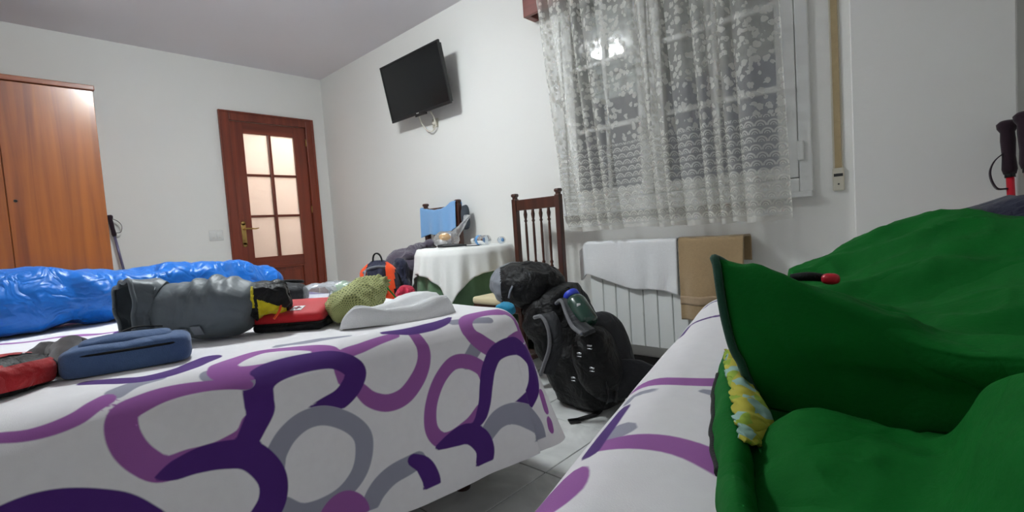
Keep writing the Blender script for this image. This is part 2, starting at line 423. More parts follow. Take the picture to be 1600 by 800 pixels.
def lace_mat():
    m, nt, N, L, P = new_mat('lace'); N.remove(P); out = N['Material Output']
    uv = N.new('ShaderNodeUVMap'); uv.uv_map = 'UVMap'
    sp = N.new('ShaderNodeSeparateXYZ'); L.new(uv.outputs[0], sp.inputs[0])
    def mth(op, a, b=None, c=None, clamp=False):
        n = N.new('ShaderNodeMath'); n.operation = op; n.use_clamp = clamp
        for i, v in enumerate((a, b, c)):
            if v is None: continue
            if isinstance(v, (int, float)): n.inputs[i].default_value = v
            else: L.new(v, n.inputs[i])
        return n.outputs[0]
    U, V = sp.outputs[0], sp.outputs[1]
    # scalloped border of overlapping fans
    w, h = .050, .034
    row = mth('FLOOR', mth('DIVIDE', V, h)); off = mth('MULTIPLY', mth('MODULO', row, 2.0), .5)
    x = mth('SUBTRACT', mth('FRACT', mth('ADD', mth('DIVIDE', U, w), off)), .5)
    y = mth('MULTIPLY', mth('FRACT', mth('DIVIDE', V, h)), h / w)
    d = mth('SQRT', mth('ADD', mth('MULTIPLY', x, x), mth('MULTIPLY', y, y)))
    def ring(r, t): return mth('LESS_THAN', mth('ABSOLUTE', mth('SUBTRACT', d, r)), t)
    sc = mth('MAXIMUM', mth('MAXIMUM', ring(.44, .075), ring(.22, .05)), mth('LESS_THAN', d, .07))
    # floral net
    cb = N.new('ShaderNodeCombineXYZ'); L.new(U, cb.inputs[0]); L.new(V, cb.inputs[1])
    nz = N.new('ShaderNodeTexNoise'); nz.inputs['Scale'].default_value = 30; L.new(cb.outputs[0], nz.inputs['Vector'])
    vm = N.new('ShaderNodeVectorMath'); vm.operation = 'MULTIPLY_ADD'; vm.inputs[1].default_value = (.035, .035, 0)
    L.new(nz.outputs['Color'], vm.inputs[0]); L.new(cb.outputs[0], vm.inputs[2])
    vo = N.new('ShaderNodeTexVoronoi'); vo.inputs['Scale'].default_value = 30; vo.inputs['Randomness'].default_value = .75
    L.new(vm.outputs[0], vo.inputs['Vector'])
    vo2 = N.new('ShaderNodeTexVoronoi'); vo2.inputs['Scale'].default_value = 60; L.new(vm.outputs[0], vo2.inputs['Vector'])
    fl = mth('MULTIPLY', mth('LESS_THAN', vo.outputs['Distance'], .46), mth('GREATER_THAN', vo2.outputs['Distance'], .16))
    border = mth('LESS_THAN', V, .455); hem = mth('LESS_THAN', V, .022)
    pat = mth('ADD', mth('MULTIPLY', border, sc), mth('MULTIPLY', mth('SUBTRACT', 1.0, border), fl))
    pat = mth('MAXIMUM', pat, hem)
    op = mth('ADD', .34, mth('MULTIPLY', pat, .46))
    tr = N.new('ShaderNodeBsdfTransparent')
    df = N.new('ShaderNodeBsdfDiffuse'); df.inputs[0].default_value = rgb(232, 230, 224)
    tl = N.new('ShaderNodeBsdfTranslucent'); tl.inputs[0].default_value = rgb(232, 230, 224)
    m1 = N.new('ShaderNodeMixShader'); m1.inputs[0].default_value = .3; L.new(df.outputs[0], m1.inputs[1]); L.new(tl.outputs[0], m1.inputs[2])
    m2 = N.new('ShaderNodeMixShader'); L.new(op, m2.inputs[0]); L.new(tr.outputs[0], m2.inputs[1]); L.new(m1.outputs[0], m2.inputs[2])
    L.new(m2.outputs[0], out.inputs[0])
    return m
M_LACE = lace_mat()

def spread_mat():
    m, nt, N, L, P = new_mat('printed_bedspread')
    tc = N.new('ShaderNodeTexCoord')
    no = N.new('ShaderNodeTexNoise'); no.inputs['Scale'].default_value = 45; no.inputs['Detail'].default_value = 5; L.new(tc.outputs['Object'], no.inputs['Vector'])
    cur = None
    mx = N.new('ShaderNodeMix'); mx.data_type = 'RGBA'; mx.inputs[6].default_value = rgb(238, 235, 238); mx.inputs[7].default_value = rgb(246, 244, 246)
    L.new(no.outputs['Fac'], mx.inputs[0]); cur = mx.outputs[2]
    for key, col in (('grey_print', rgb(158, 158, 174)), ('mauve_print', rgb(160, 96, 168)), ('violet_print', rgb(80, 42, 122))):
        a = N.new('ShaderNodeAttribute'); a.attribute_name = key
        r = N.new('ShaderNodeMapRange'); r.interpolation_type = 'SMOOTHSTEP'
        r.inputs[1].default_value = -.0022; r.inputs[2].default_value = .0022; r.inputs[3].default_value = 1; r.inputs[4].default_value = 0
        L.new(a.outputs['Fac'], r.inputs[0])
        x = N.new('ShaderNodeMix'); x.data_type = 'RGBA'; L.new(r.outputs[0], x.inputs[0]); L.new(cur, x.inputs[6]); x.inputs[7].default_value = col
        cur = x.outputs[2]
    L.new(cur, P.inputs['Base Color'])
    wv = N.new('ShaderNodeTexNoise'); wv.inputs['Scale'].default_value = 600; L.new(tc.outputs['Object'], wv.inputs['Vector'])
    bp = N.new('ShaderNodeBump'); bp.inputs['Strength'].default_value = .2; bp.inputs['Distance'].default_value = .002
    L.new(wv.outputs['Fac'], bp.inputs['Height']); L.new(bp.outputs['Normal'], P.inputs['Normal'])
    P.inputs['Roughness'].default_value = .92; P.inputs['Sheen Weight'].default_value = .15; P.inputs['Specular IOR Level'].default_value = .2
    return m
M_SPREAD = spread_mat()

def mesh_bag_mat():
    m, nt, N, L, P = new_mat('olive_mesh')
    uv = N.new('ShaderNodeUVMap'); uv.uv_map = 'UVMap'
    ck = N.new('ShaderNodeTexBrick'); ck.inputs['Scale'].default_value = 1.0; ck.offset = .5
    ck.inputs['Brick Width'].default_value = .0075; ck.inputs['Row Height'].default_value = .0075; ck.inputs['Mortar Size'].default_value = .0021; ck.inputs['Mortar Smooth'].default_value = .2
    ck.inputs['Color1'].default_value = rgb(84, 90, 48); ck.inputs['Color2'].default_value = rgb(92, 98, 54); ck.inputs['Mortar'].default_value = rgb(168, 172, 112)
    L.new(uv.outputs[0], ck.inputs['Vector']); L.new(ck.outputs['Color'], P.inputs['Base Color'])
    bp = N.new('ShaderNodeBump'); bp.inputs['Strength'].default_value = .5; bp.inputs['Distance'].default_value = .002
    L.new(ck.outputs['Fac'], bp.inputs['Height']); L.new(bp.outputs['Normal'], P.inputs['Normal'])
    P.inputs['Roughness'].default_value = .8
    return m
M_MESH = mesh_bag_mat()

def lining_mat():
    m, nt, N, L, P = new_mat('yellow_print_lining')
    tc = N.new('ShaderNodeTexCoord'); vo = N.new('ShaderNodeTexVoronoi'); vo.inputs['Scale'].default_value = 48; L.new(tc.outputs['Object'], vo.inputs['Vector'])
    cr = N.new('ShaderNodeValToRGB'); e = cr.color_ramp.elements; e[0].color = rgb(186, 178, 62); e[1].color = rgb(206, 202, 130)
    k = e.new(.55); k.color = rgb(150, 178, 58); k = e.new(.8); k.color = rgb(150, 186, 176); cr.color_ramp.interpolation = 'CONSTANT'
    sx = N.new('ShaderNodeSeparateColor'); L.new(vo.outputs['Color'], sx.inputs[0]); L.new(sx.outputs[0], cr.inputs[0]); L.new(cr.outputs[0], P.inputs['Base Color'])
    P.inputs['Roughness'].default_value = .85
    return m
M_LINING = lining_mat()

# ================================================================== SETTING
XL, YF, XR, YB, ZC = -4.814, 2.451, 0.95, -0.95, 2.525
DY0, DY1, DZ = 1.535, 2.255, 2.03            # door opening
WX0, WX1, WZ0, WZ1 = -1.80, -0.456, 0.945, 2.22   # window opening

fl = structure('floor', bx(-6.5, XR + .15, YB - .15, 3.3, -.12, -.004), M_GROUT)
TS = .40
tile_me = None
for i in range(-10, 5):
    for j in range(-6, 4):
        x0 = -1.07 + TS * i; y0 = 1.245 + TS * j
        x1 = min(x0 + TS, XR); y1 = min(y0 + TS, YF); xa = max(x0, XL); ya = max(y0, YB)
        if x1 - xa < .02 or y1 - ya < .02: continue
        g = .0022
        if xa == x0 and ya == y0 and x1 == x0 + TS and y1 == y0 + TS:
            if tile_me is None:
                t = mesh_obj('tile', box((0, 0, -.005), (TS - 2 * g, TS - 2 * g, .01), .0012, 1), M_TILE, fl, False); tile_me = t.data
            else:
                t = bpy.data.objects.new('tile', tile_me); COL.objects.link(t); t.parent = fl
            t.location = (x0 + TS / 2, y0 + TS / 2, 0)
        else:
            t = mesh_obj('tile', box((0, 0, -.005), (x1 - xa - 2 * g, y1 - ya - 2 * g, .01), .0012, 1), M_TILE, fl, False)
            t.location = ((xa + x1) / 2, (ya + y1) / 2, 0)
structure('ceiling', bx(-6.5, XR + .15, YB - .15, 3.3, ZC, ZC + .12), M_CEIL)
structure('wall_left', join(bx(XL - .12, XL, YB - .15, DY0, 0, ZC), bx(XL - .12, XL, DY1, 3.3, 0, ZC), bx(XL - .12, XL, DY0, DY1, DZ, ZC)), M_WALL)
structure('wall_front', join(bx(XL, WX0, YF, YF + .22, 0, ZC), bx(WX1, XR + .15, YF, YF + .22, 0, ZC),
                             bx(WX0, WX1, YF, YF + .22, 0, WZ0), bx(WX0, WX1, YF, YF + .22, WZ1, ZC)), M_WALL)
structure('wall_right', bx(XR, XR + .15, YB - .15, YF, 0, ZC), M_WALL)
structure('wall_back', bx(XL, XR, YB - .15, YB, 0, ZC), M_WALL)
structure('trim_1', bx(-.282, .143, 2.205, YF, 0, ZC, .004, 1), M_WALL)          # pilaster beside the window
structure('wall_corridor', join(bx(-6.4, -6.25, .6, 3.3, 0, ZC), bx(-6.25, XL - .12, .6, .75, 0, ZC), bx(-6.25, XL - .12, 3.15, 3.3, 0, ZC), bx(-6.25, -5.75, .75, 1.86, 0, ZC)), M_HALL)
structure('baseboard_front', bx(XL, -.282, YF - .012, YF, 0, .09, .002, 1), M_SKIRTING)
structure('baseboard_left', bx(XL, XL + .012, .56, 1.46, 0, .09, .002, 1), M_SKIRTING)

# door
door = setting('door_1', (XL, (DY0 + DY1) / 2, 0))
def casing(y0, y1, z0, z1): return bx(XL, XL + .02, y0, y1, z0, z1, .005, 2)
part(door, 'door_casing', join(casing(1.462, 1.548, 0, 2.095), casing(2.242, 2.322, 0, 2.095), casing(1.548, 2.242, 2.012, 2.095),
                               bx(XL + .02, XL + .028, 1.462, 1.482, 0, 2.095, .003), bx(XL + .02, XL + .028, 2.302, 2.322, 0, 2.095, .003), bx(XL + .02, XL + .028, 1.482, 2.302, 2.078, 2.095, .003)), M_DOOR, smooth=False)
part(door, 'door_lining', join(bx(XL - .12, XL, DY0 + .002, DY0 + .014, 0, DZ - .002), bx(XL - .12, XL, DY1 - .014, DY1 - .002, 0, DZ - .002), bx(XL - .12, XL, DY0 + .014, DY1 - .014, DZ - .016, DZ - .002)), M_DOOR, smooth=False)
LX0, LX1 = XL - .045, XL - .006
py = [1.662, 1.877, 1.905, 2.122]; pz = [.752, 1.128, 1.150, 1.512, 1.534, 1.908]
part(door, 'stile', bx(LX0, LX1, 1.552, py[0], .012, 2.010, .002, 1), M_DOOR, smooth=False)
part(door, 'stile', bx(LX0, LX1, py[3], 2.238, .012, 2.010, .002, 1), M_DOOR, smooth=False)
part(door, 'top_rail', bx(LX0, LX1, py[0], py[3], pz[5], 2.010, .002, 1), M_DOORH, smooth=False)
part(door, 'middle_rail', bx(LX0, LX1, py[0], py[3], .652, pz[0], .002, 1), M_DOORH, smooth=False)
part(door, 'bottom_rail', bx(LX0, LX1, py[0], py[3], .012, .16, .002, 1), M_DOORH, smooth=False)
pan = part(door, 'lower_panel', join(bx(LX0 + .012, LX1 - .014, py[0] - .003, py[3] + .003, .157, .655), bx(LX0 + .006, LX1 - .004, py[0] + .045, py[3] - .045, .205, .607, .008, 2)), M_DOOR, smooth=False)
part(pan, 'panel_moulding', join(bx(LX1 - .016, LX1 + .004, py[0], py[3], .636, .652, .004), bx(LX1 - .016, LX1 + .004, py[0], py[0] + .016, .16, .636, .004), bx(LX1 - .016, LX1 + .004, py[3] - .016, py[3], .16, .636, .004)), M_DOORH, smooth=False)
part(door, 'glazing_bar', bx(LX0, LX1, py[1], py[2], pz[0], pz[5], .004, 2), M_DOOR, smooth=False)
for k in (1, 3):
    for c in (0, 2): part(door, 'glazing_bar', bx(LX0 + .001, LX1 - .001, py[c], py[c + 1], pz[k], pz[k + 1], .004, 2), M_DOORH, smooth=False)
for k in (0, 2, 4):
    for c in (0, 2): part(door, 'pane', bx(LX0 + .016, LX0 + .021, py[c], py[c + 1], pz[k], pz[k + 1]), M_FROST, smooth=False)
hp = part(door, 'handle_plate', join(box((LX1 + .003, 1.586, .978), (.006, .040, .20), .002), lathe([(0, 0), (.02, 0), (.02, .006), (0, .006)], (LX1, 1.586, 1.078), (1, 0, 0)), lathe([(0, 0), (.02, 0), (.02, .006), (0, .006)], (LX1, 1.586, .878), (1, 0, 0)), lathe([(.003, 0), (.003, .009)], (LX1, 1.586, .92), (1, 0, 0))), M_BRASS, 'brass handle plate')
part(hp, 'handle_lever', join(lathe([(0, 0), (.011, 0), (.009, .045), (0, .045)], (LX1 + .004, 1.586, 1.026), (1, 0, 0)), tube(spline([(LX1 + .044, 1.583, 1.026), (LX1 + .047, 1.63, 1.026), (LX1 + .046, 1.67, 1.022), (LX1 + .044, 1.705, 1.028)], 12), [.009, .007, .006, .004])), M_BRASS, 'curved brass lever')
for z in (.32, 1.16, 1.83):
    part(door, 'hinge', lathe([(0, 0), (.006, 0), (.006, .07), (0, .07)], (LX1 + .012, 2.240, z), seg=10), M_BRASS)

# window
win = setting('window_1', ((WX0 + WX1) / 2, YF, WZ0))
fr = join(bx(WX0 - .012, WX0 + .055, YF - .022, YF + .06, WZ0 - .012, WZ1, .004), bx(WX1 - .05, WX1, YF - .022, YF + .06, WZ0 - .012, WZ1, .004),
          bx(WX0 + .055, WX1 - .05, YF - .022, YF + .06, WZ0 - .012, WZ0 + .05, .004), bx(WX0 + .055, WX1 - .05, YF - .022, YF + .06, WZ1 - .05, WZ1, .004), bx(WX0 - .012, WX1, YF - .045, YF - .02, WZ0 - .035, WZ0 - .010, .004))
part(win, 'window_frame', fr, M_PVC, smooth=False)
SX = [(WX0 + .058, -1.195, -1.67, -1.262), (-1.188, WX1 - .053, -1.115, -.585)]
sz0, sz1, gz0, gz1 = WZ0 + .053, WZ1 - .053, 1.05, 2.145
for si, (a, b, ga, gb) in enumerate(SX):
    y0 = YF + .002 if si else YF + .006
    sash = part(win, 'sash', join(bx(a, ga, y0 - .02, y0 + .045, sz0, sz1, .004), bx(gb, b, y0 - .02, y0 + .045, sz0, sz1, .004), bx(ga, gb, y0 - .02, y0 + .045, sz0, gz0, .004), bx(ga, gb, y0 - .02, y0 + .045, gz1, sz1, .004)), M_PVC, smooth=False)
    part(sash, 'pane', bx(ga - .005, gb + .005, y0 + .018, y0 + .022, gz0 - .005, gz1 + .005), M_GLASS, smooth=False)
    xm = ga + (gb - ga) * .5
    part(sash, 'glazing_bar', bx(xm - .013, xm + .013, y0 - .004, y0 + .016, gz0, gz1, .003, 1), M_PVC, smooth=False)
    for z in (1.405, 1.775):
        part(sash, 'glazing_bar', bx(ga, gb, y0 - .003, y0 + .015, z - .014, z + .014, .003, 1), M_PVC, smooth=False)
part(win, 'hinge', join(bx(WX1 - .052, WX1 - .028, YF - .036, YF - .019, 1.07, 1.155, .004), bx(WX1 - .052, WX1 - .028, YF - .036, YF - .019, 1.95, 2.035, .004)), M_PVC, smooth=False)
guide = part(win, 'shutter_guide', join(bx(WX0, WX0 + .03, YF + .10, YF + .15, WZ0, WZ1), bx(WX1 - .03, WX1, YF + .10, YF + .15, WZ0, WZ1)), M_CREAMPVC, smooth=False)
z = 1.585
while z < WZ1 - .01:
    part(guide, 'slat', bx(WX0 + .012, WX1 - .012, YF + .115, YF + .135, z, min(z + .046, WZ1), .006, 2), M_SHUT, smooth=False); z += .048
part(win, 'window_sill', bx(WX0, WX1, YF + .06, YF + .22, WZ0 - .001, WZ0 + .02, .003), M_CREAMPVC, smooth=False)

# shutter strap with its wall box
st = thing('shutter_strap', 'tan roller shutter pull strap on the wall just right of the window', 'shutter strap', (-.362, YF, .93))
part(st, 'strap_tape', bx(-.376, -.352, YF - .010, YF - .007, .985, 2.42), M_TAPE, smooth=False)
bxx = part(st, 'strap_box', join(bx(-.386, -.344, YF - .014, YF, .925, 1.02, .004), bx(-.384, -.346, YF - .006, YF, 1.02, 2.42, .002)), M_CREAMPVC, 'small cream winder plate', smooth=False)
part(bxx, 'slot', bx(-.380, -.348, YF - .0155, YF - .012, .984, .996), M_BLACKPL, smooth=False)
part(bxx, 'screw', lathe([(0, 0), (.004, 0), (.003, .002), (0, .002)], (-.364, YF - .0135, .952), (0, -1, 0), 10), M_BLACKPL)

# ceiling lamps (the room's own light, above the frame, and the corridor's)
def ceiling_lamp(loc, r, s, col, label):
    t = thing('ceiling_lamp', label, 'lamp', (loc[0], loc[1], ZC))
    part(t, 'lamp_base', lathe([(0, 0), (r * .55, 0), (r * .55, -.03), (.02, -.035), (.02, loc[2] + r * .28 - ZC)], (loc[0], loc[1], ZC), seg=24), M_PVC)
    prof = [(max(1e-3, r * math.cos(a)), r * .30 * math.sin(a)) for a in np.linspace(-PI / 2, PI / 2, 14)]
    part(t, 'lamp_globe', lathe(prof, loc, seg=28), emitter('lamp_glass', col, s), 'glowing white glass globe')
ceiling_lamp(LAMP, .15, LAMP_STRENGTH, (.917, .995, 1, 1), 'round white glowing globe lamp on the bedroom ceiling above the bed')
ceiling_lamp((-5.55, 2.35, 2.33), .13, HALL_STRENGTH, (1, .90, .80, 1), 'round warm globe lamp in the corridor behind the glazed door')

# ================================================================== FURNITURE
# wardrobe
wx = -4.2
wr = thing('wardrobe', 'tall orange oak veneer wardrobe with plain doors in the left corner', 'wardrobe', ((wx + XL) / 2, -.12, 0))
part(wr, 'carcass', bx(XL + .01, wx - .02, -.80, .548, .0, 1.965, .002, 1), M_WARD, smooth=False)
part(wr, 'crown', bx(XL + .01, wx + .006, -.81, .556, 1.965, 1.998, .004), M_WARDEDGE, smooth=False)
for k, (a, b) in enumerate(((-.799, -.353), (-.350, .086), (.089, .547))):
    d = part(wr, 'door', bx(wx - .019, wx, a, b, .08, 1.960, .002, 1), M_WARD, smooth=False)
    part(d, 'keyhole', lathe([(0, 0), (.009, 0), (.008, .003), (.003, .003), (.003, .001)], (wx, (b - .035) if k == 0 else a + .035, 1.235), (1, 0, 0), 14), M_BLACKPL)
part(wr, 'plinth', bx(XL + .05, wx - .021, -.79, .54, .0, .079), M_WARDEDGE, smooth=False)

# light switch
sw = thing('light_switch', 'white double light switch on the wall left of the door', 'light switch', (XL, 1.356, .935))
part(sw, 'switch_plate', bx(XL, XL + .008, 1.300, 1.412, .935, 1.025, .003), M_PVC)
for a in (1.308, 1.358):
    rk = part(sw, 'rocker', bx(XL + .007, XL + .013, a, a + .046, .95, 1.012, .003), M_PVC)
    part(rk, 'indicator', bx(XL + .0125, XL + .0137, a + .014, a + .032, .957, .960), M_CREAMPVC)

# television
def tvp(u, v, w=0.0):
    """u across 0..1, v up 0..1, w out of the screen"""
    x = -3.405 + .745 * u; y = 2.330 - .080 * v; zz = 1.790 + .432 * v
    n = np.array([0, -.9834, -.182]); return np.array([x, y, zz]) + n * w
tv = thing('television', 'black flat television tilted down on the wall above the blue towelled chair', 'television', (-3.03, YF, 1.79))
def tvbox(u0, u1, v0, v1, w0, w1):
    P = [tvp(u, v, w) for w in (w0, w1) for u, v in ((u0, v0), (u1, v0), (u1, v1), (u0, v1))]
    return np.array(P), [[3, 2, 1, 0], [4, 5, 6, 7], [0, 1, 5, 4], [1, 2, 6, 5], [2, 3, 7, 6], [3, 0, 4, 7]]
part(tv, 'back_housing', join(tvbox(.03, .97, .04, .97, -.045, -.012), tvbox(.2, .8, .1, .7, -.07, -.045)), M_BLACKPL, smooth=False)
bz = part(tv, 'bezel', join(tvbox(0, 1, 0, .045, -.012, .004), tvbox(0, 1, .975, 1, -.012, .004), tvbox(0, .014, .045, .975, -.012, .004), tvbox(.986, 1, .045, .975, -.012, .004), tvbox(.42, .60, -.03, 0, -.010, .002)), M_BLACKPL, smooth=False)
part(bz, 'maker_mark', join(tvbox(.452, .468, .018, .030, .0038, .0046), tvbox(.474, .490, .018, .030, .0038, .0046)), M_PVC, 'tiny pale emblem', smooth=False)
part(tv, 'screen', tvbox(.014, .986, .045, .975, -.010, .001), M_SCREEN, smooth=False)
part(tv, 'wall_bracket', join(bx(-3.13, -2.93, YF - .012, YF, 1.90, 2.10, .002), bx(-3.06, -3.00, 2.345, YF - .01, 1.98, 2.04, .004)), M_BLACKPL, smooth=False)
part(tv, 'power_cable', tube(spline([(-3.10, 2.37, 1.80), (-3.11, 2.40, 1.74), (-3.07, 2.42, 1.68), (-3.02, 2.425, 1.665), (-2.97, 2.425, 1.70), (-2.955, 2.40, 1.76), (-2.955, 2.37, 1.80)], 30), .0055), M_CABLE, 'looped white cable')
ws = thing('wall_socket', 'small cream wall socket under the television', 'socket', (-2.995, YF, 1.69))
part(ws, 'socket_plate', bx(-3.03, -2.965, YF - .010, YF, 1.695, 1.76, .003), M_CREAMPVC)
part(ws, 'plug', lathe([(0, 0), (.018, 0), (.016, .016), (0, .016)], (-2.998, YF - .010, 1.727), (0, -1, 0), 14), M_CABLE)

# chairs
def make_chair(label, w, group):
    t = thing('dining_chair', label, 'chair', (0, 0, 0), 0, group)
    hw = w / 2; pw = .034
    for s in (-1, 1):
        x = s * (hw - pw / 2)
        part(t, 'back_post', join(box((x, .19, .52), (pw, .036, 1.04), .004), box((x, .19, 1.047), (pw * .7, .026, .016), .003), box((x, .19, 1.063), (pw + .003, .04, .022), .008)), M_CHAIR, local=True, smooth=False)
        part(t, 'front_leg', lathe([(0, 0), (.013, 0), (.015, .05), (.02, .14), (.014, .16), (.021, .2), (.021, .24), (.015, .27), (.02, .36), (.021, .44), (0, .44)], (x, -.19, 0)), M_CHAIR, local=True)
    part(t, 'top_rail', box((0, .19, 1.000), (w - 2 * pw + .004, .022, .066), .004), M_CHAIR, local=True, smooth=False)
    part(t, 'lower_rail', box((0, .19, .590), (w - 2 * pw + .004, .022, .032), .004), M_CHAIR, local=True, smooth=False)
    pr = [(0, 0), (.008, 0), (.008, .012), (.011, .02), (.006, .03), (.011, .043), (.0065, .056), (.0075, .10), (.0085, .18), (.0075, .275), (.006, .285), (.011, .295), (.007, .305), (.010, .318), (.0125, .335), (.009, .352), (.009, .364), (0, .364)]
    for k in range(4):
        part(t, 'spindle', lathe(pr, (-hw + pw + (w - 2 * pw) * (k + 1) / 5, .19, .605), seg=12), M_CHAIR, local=True)
    part(t, 'seat_frame', box((0, -.015, .428), (w - .006, .39, .04), .006), M_CHAIR, local=True, smooth=False)
    part(t, 'seat_cushion', box((0, -.02, .467), (w - .004, .40, .042), .016, 3), M_CREAM, 'cream padded seat', local=True)
    for s in (-1, 1): part(t, 'stretcher', box((s * (hw - .02), 0, .16), (.018, .36, .024), .003), M_CHAIR, local=True, smooth=False)
    part(t, 'stretcher', box((0, -.03, .16), (w - .05, .018, .024), .003), M_CHAIR, local=True, smooth=False)
    return t
c1 = make_chair('dark wooden spindle-back chair with cream seat beside the radiator, backpack leaning on it', .372, 'dark spindle-back chairs')
c1.location = (-1.856, 2.05, 0)
c2 = copy_tree(c1)
c2['label'] = 'dark wooden chair behind the small table with a light blue towel over its back'
c2.scale = (1.14, 1.0, 1.025); c2.location = (-2.885, 2.16, 0)

# round table with two cloths
TX, TY, TR, TZ = -2.37, 2.10, .30, .762
tb = thing('round_table', 'small round table hidden under a white and a green cloth', 'table', (TX, TY, 0))
part(tb, 'table_top', lathe([(0, TZ - .03), (TR - .01, TZ - .03), (TR, TZ - .02), (TR, TZ - .012), (TR - .004, TZ - .008), (0, TZ - .008)], (TX, TY, 0), seg=40), M_CHAIR)
for a in range(4):
    q = PI / 4 + a * PI / 2
    part(tb, 'leg', tube([(TX + .19 * math.cos(q), TY + .19 * math.sin(q), 0), (TX + .16 * math.cos(q), TY + .16 * math.sin(q), TZ - .03)], .016), M_CHAIR)
th = np.linspace(0, 2 * PI, 140, endpoint=False)
rows = []
for s in np.linspace(0, 1, 26):
    if s < .25: r = TR * (s / .25) * .985 + .004; zz = TZ - .006; rr = np.full_like(th, r)
    else:
        k = (s - .25) / .75; zz = TZ - .008 - k * (TZ - .02)
        rr = TR + .006 + k ** .7 * (.022 + .02 * np.sin(th * 13 + 2 * np.sin(th * 3)))
    rows.append(np.stack([TX + rr * np.cos(th), TY + rr * np.sin(th), np.full_like(th, zz)], -1))
o = solo('table_skirt', grid(np.array(rows), cv=True), M_SKIRT, 'sage green cloth hanging to the floor in folds under the white cloth', 'tablecloth'); solidify(o, .002)
n = 90; hs = .455; ang = math.atan2(-TY, -TX) + PI / 4 - .30
u = np.linspace(-hs, hs, n); A_, B_ = np.meshgrid(u, u, indexing='ij')
X0 = A_ * math.cos(ang) - B_ * math.sin(ang); Y0 = A_ * math.sin(ang) + B_ * math.cos(ang)
rho = np.hypot(X0, Y0); ph = np.arctan2(Y0, X0); R0 = TR + .010
hg = np.maximum(rho - R0, 0)
rad = np.where(rho < R0, rho, R0 + .012 * np.minimum(hg / .03, 1) + hg * .10 + np.minimum(hg, .2) * (.075 * np.sin(ph * 11 + 1.0 + 2.0 * np.sin(ph * 2)) + .045 * np.sin(ph * 23 + 2)))
zz = TZ + .001 - np.where(rho < R0, 0, .004 + hg * .985) + .0015 * fbm(np.stack([X0 * 30, Y0 * 30, 0 * X0], -1))
P = np.stack([TX + rad * np.cos(ph), TY + rad * np.sin(ph), zz], -1)
o = solo('tablecloth', grid(P), M_LINEN, 'white square cloth on the round table, one corner hanging to a point', 'tablecloth'); solidify(o, .0025, 1)

# radiator
rd = thing('radiator', 'white panelled wall radiator under the lace curtain', 'radiator', (-1.16, 2.40, .165))
SECW = .0822
for k in range(10):
    xc = -1.572 + SECW * (k + .5)
    part(rd, 'section', join(bx(xc - SECW / 2 + .0024, xc + SECW / 2 - .0024, 2.345, 2.362, .175, .742, .004, 2), bx(xc - .016, xc + .016, 2.362, 2.42, .18, .735, .004, 1), bx(xc - .034, xc + .034, 2.362, 2.42, .69, .742, .006, 1)), M_RAD, smooth=False)
for z in (.22, .70): part(rd, 'header_pipe', tube([(-1.57, 2.40, z), (-.752, 2.40, z)], .014), M_RAD)
for x in (-1.45, -.90):
    for z in (.22, .66): part(rd, 'wall_bracket', bx(x, x + .03, 2.415, YF, z, z + .04), M_RAD, smooth=False)

# towels over the radiator
def rail_towel(x0, x1, hem, back, yf, yb, zt, seed, slant=0.0, wob=.006):
    nu, nv = 70, 60; P = np.zeros((nu, nv, 3))
    for i, uu in enumerate(np.linspace(0, 1, nu)):
        zf = hem(uu); Lf = zt - zf; Lb = back; w = (yb - yf)
        prof = []
        s = np.linspace(0, Lf + w + Lb, nv)
        for q in s:
            if q < Lf: y, z = yf, zf + q
            elif q < Lf + w: y, z = yf + (q - Lf), zt
            else: y, z = yb, zt - (q - Lf - w)
            prof.append((y, z))
        pr = np.array(prof)
        for _ in range(3):
            pr[1:-1] = (pr[:-2] + 2 * pr[1:-1] + pr[2:]) / 4
        x = x0 + (x1 - x0) * uu
        P[i, :, 0] = x + slant * (zt - pr[:, 1]); P[i, :, 1] = pr[:, 0]; P[i, :, 2] = pr[:, 1]
    f = np.clip((zt - P[..., 2]) / .25, 0, 1) * (P[..., 1] < (yf + yb) / 2)
    P[..., 1] -= f * (wob * (1 + np.sin(P[..., 0] * 38 + seed + 1.5 * np.sin(P[..., 0] * 11))) + .006 * fbm(np.stack([P[..., 0] * 9, P[..., 2] * 5, 0 * P[..., 0] + seed], -1)))
    P[..., 2] += .003 * vnoise(np.stack([P[..., 0] * 22, P[..., 1] * 10, 0 * P[..., 0] + seed], -1))
    return P
P = rail_towel(-1.645, -1.035, lambda t: .575 - .115 * t ** .8 + .012 * math.sin(t * 9), .10, 2.332, 2.434, .752, 1.3)
lf = sstep(-P[..., 0], 1.575, 1.65); P[..., 2] -= lf * .05; P[..., 1] += lf * .03 * (P[..., 2] < .74)
o = solo('white_towel', grid(P), M_TOWEL, 'white terry towel hung over the left part of the radiator', 'towel'); solidify(o, .007)
P = rail_towel(-1.022, -.715, lambda t: .345 + .02 * t, .12, 2.322, 2.434, .754, 4.1, 0.0, .016)
bt = solo('brown_towel', grid(P), M_BTOWEL, 'brown terry towel hung over the right part of the radiator', 'towel'); solidify(bt, .008)
Q = P[:, 6:14].copy(); Q[..., 1] -= .0055
Q = P[:, :]; m = [j for j in range(P.shape[1]) if P[35, j, 1] < 2.36 and .43 < P[35, j, 2] < .475]
if len(m) > 1:
    Q = P[:, m].copy(); Q[..., 1] -= .0052
    o = part(bt, 'woven_border', grid(Q), fabric('pale_brown_band', rgb(176, 152, 124), .95), 'paler woven band near the hem'); solidify(o, .002)

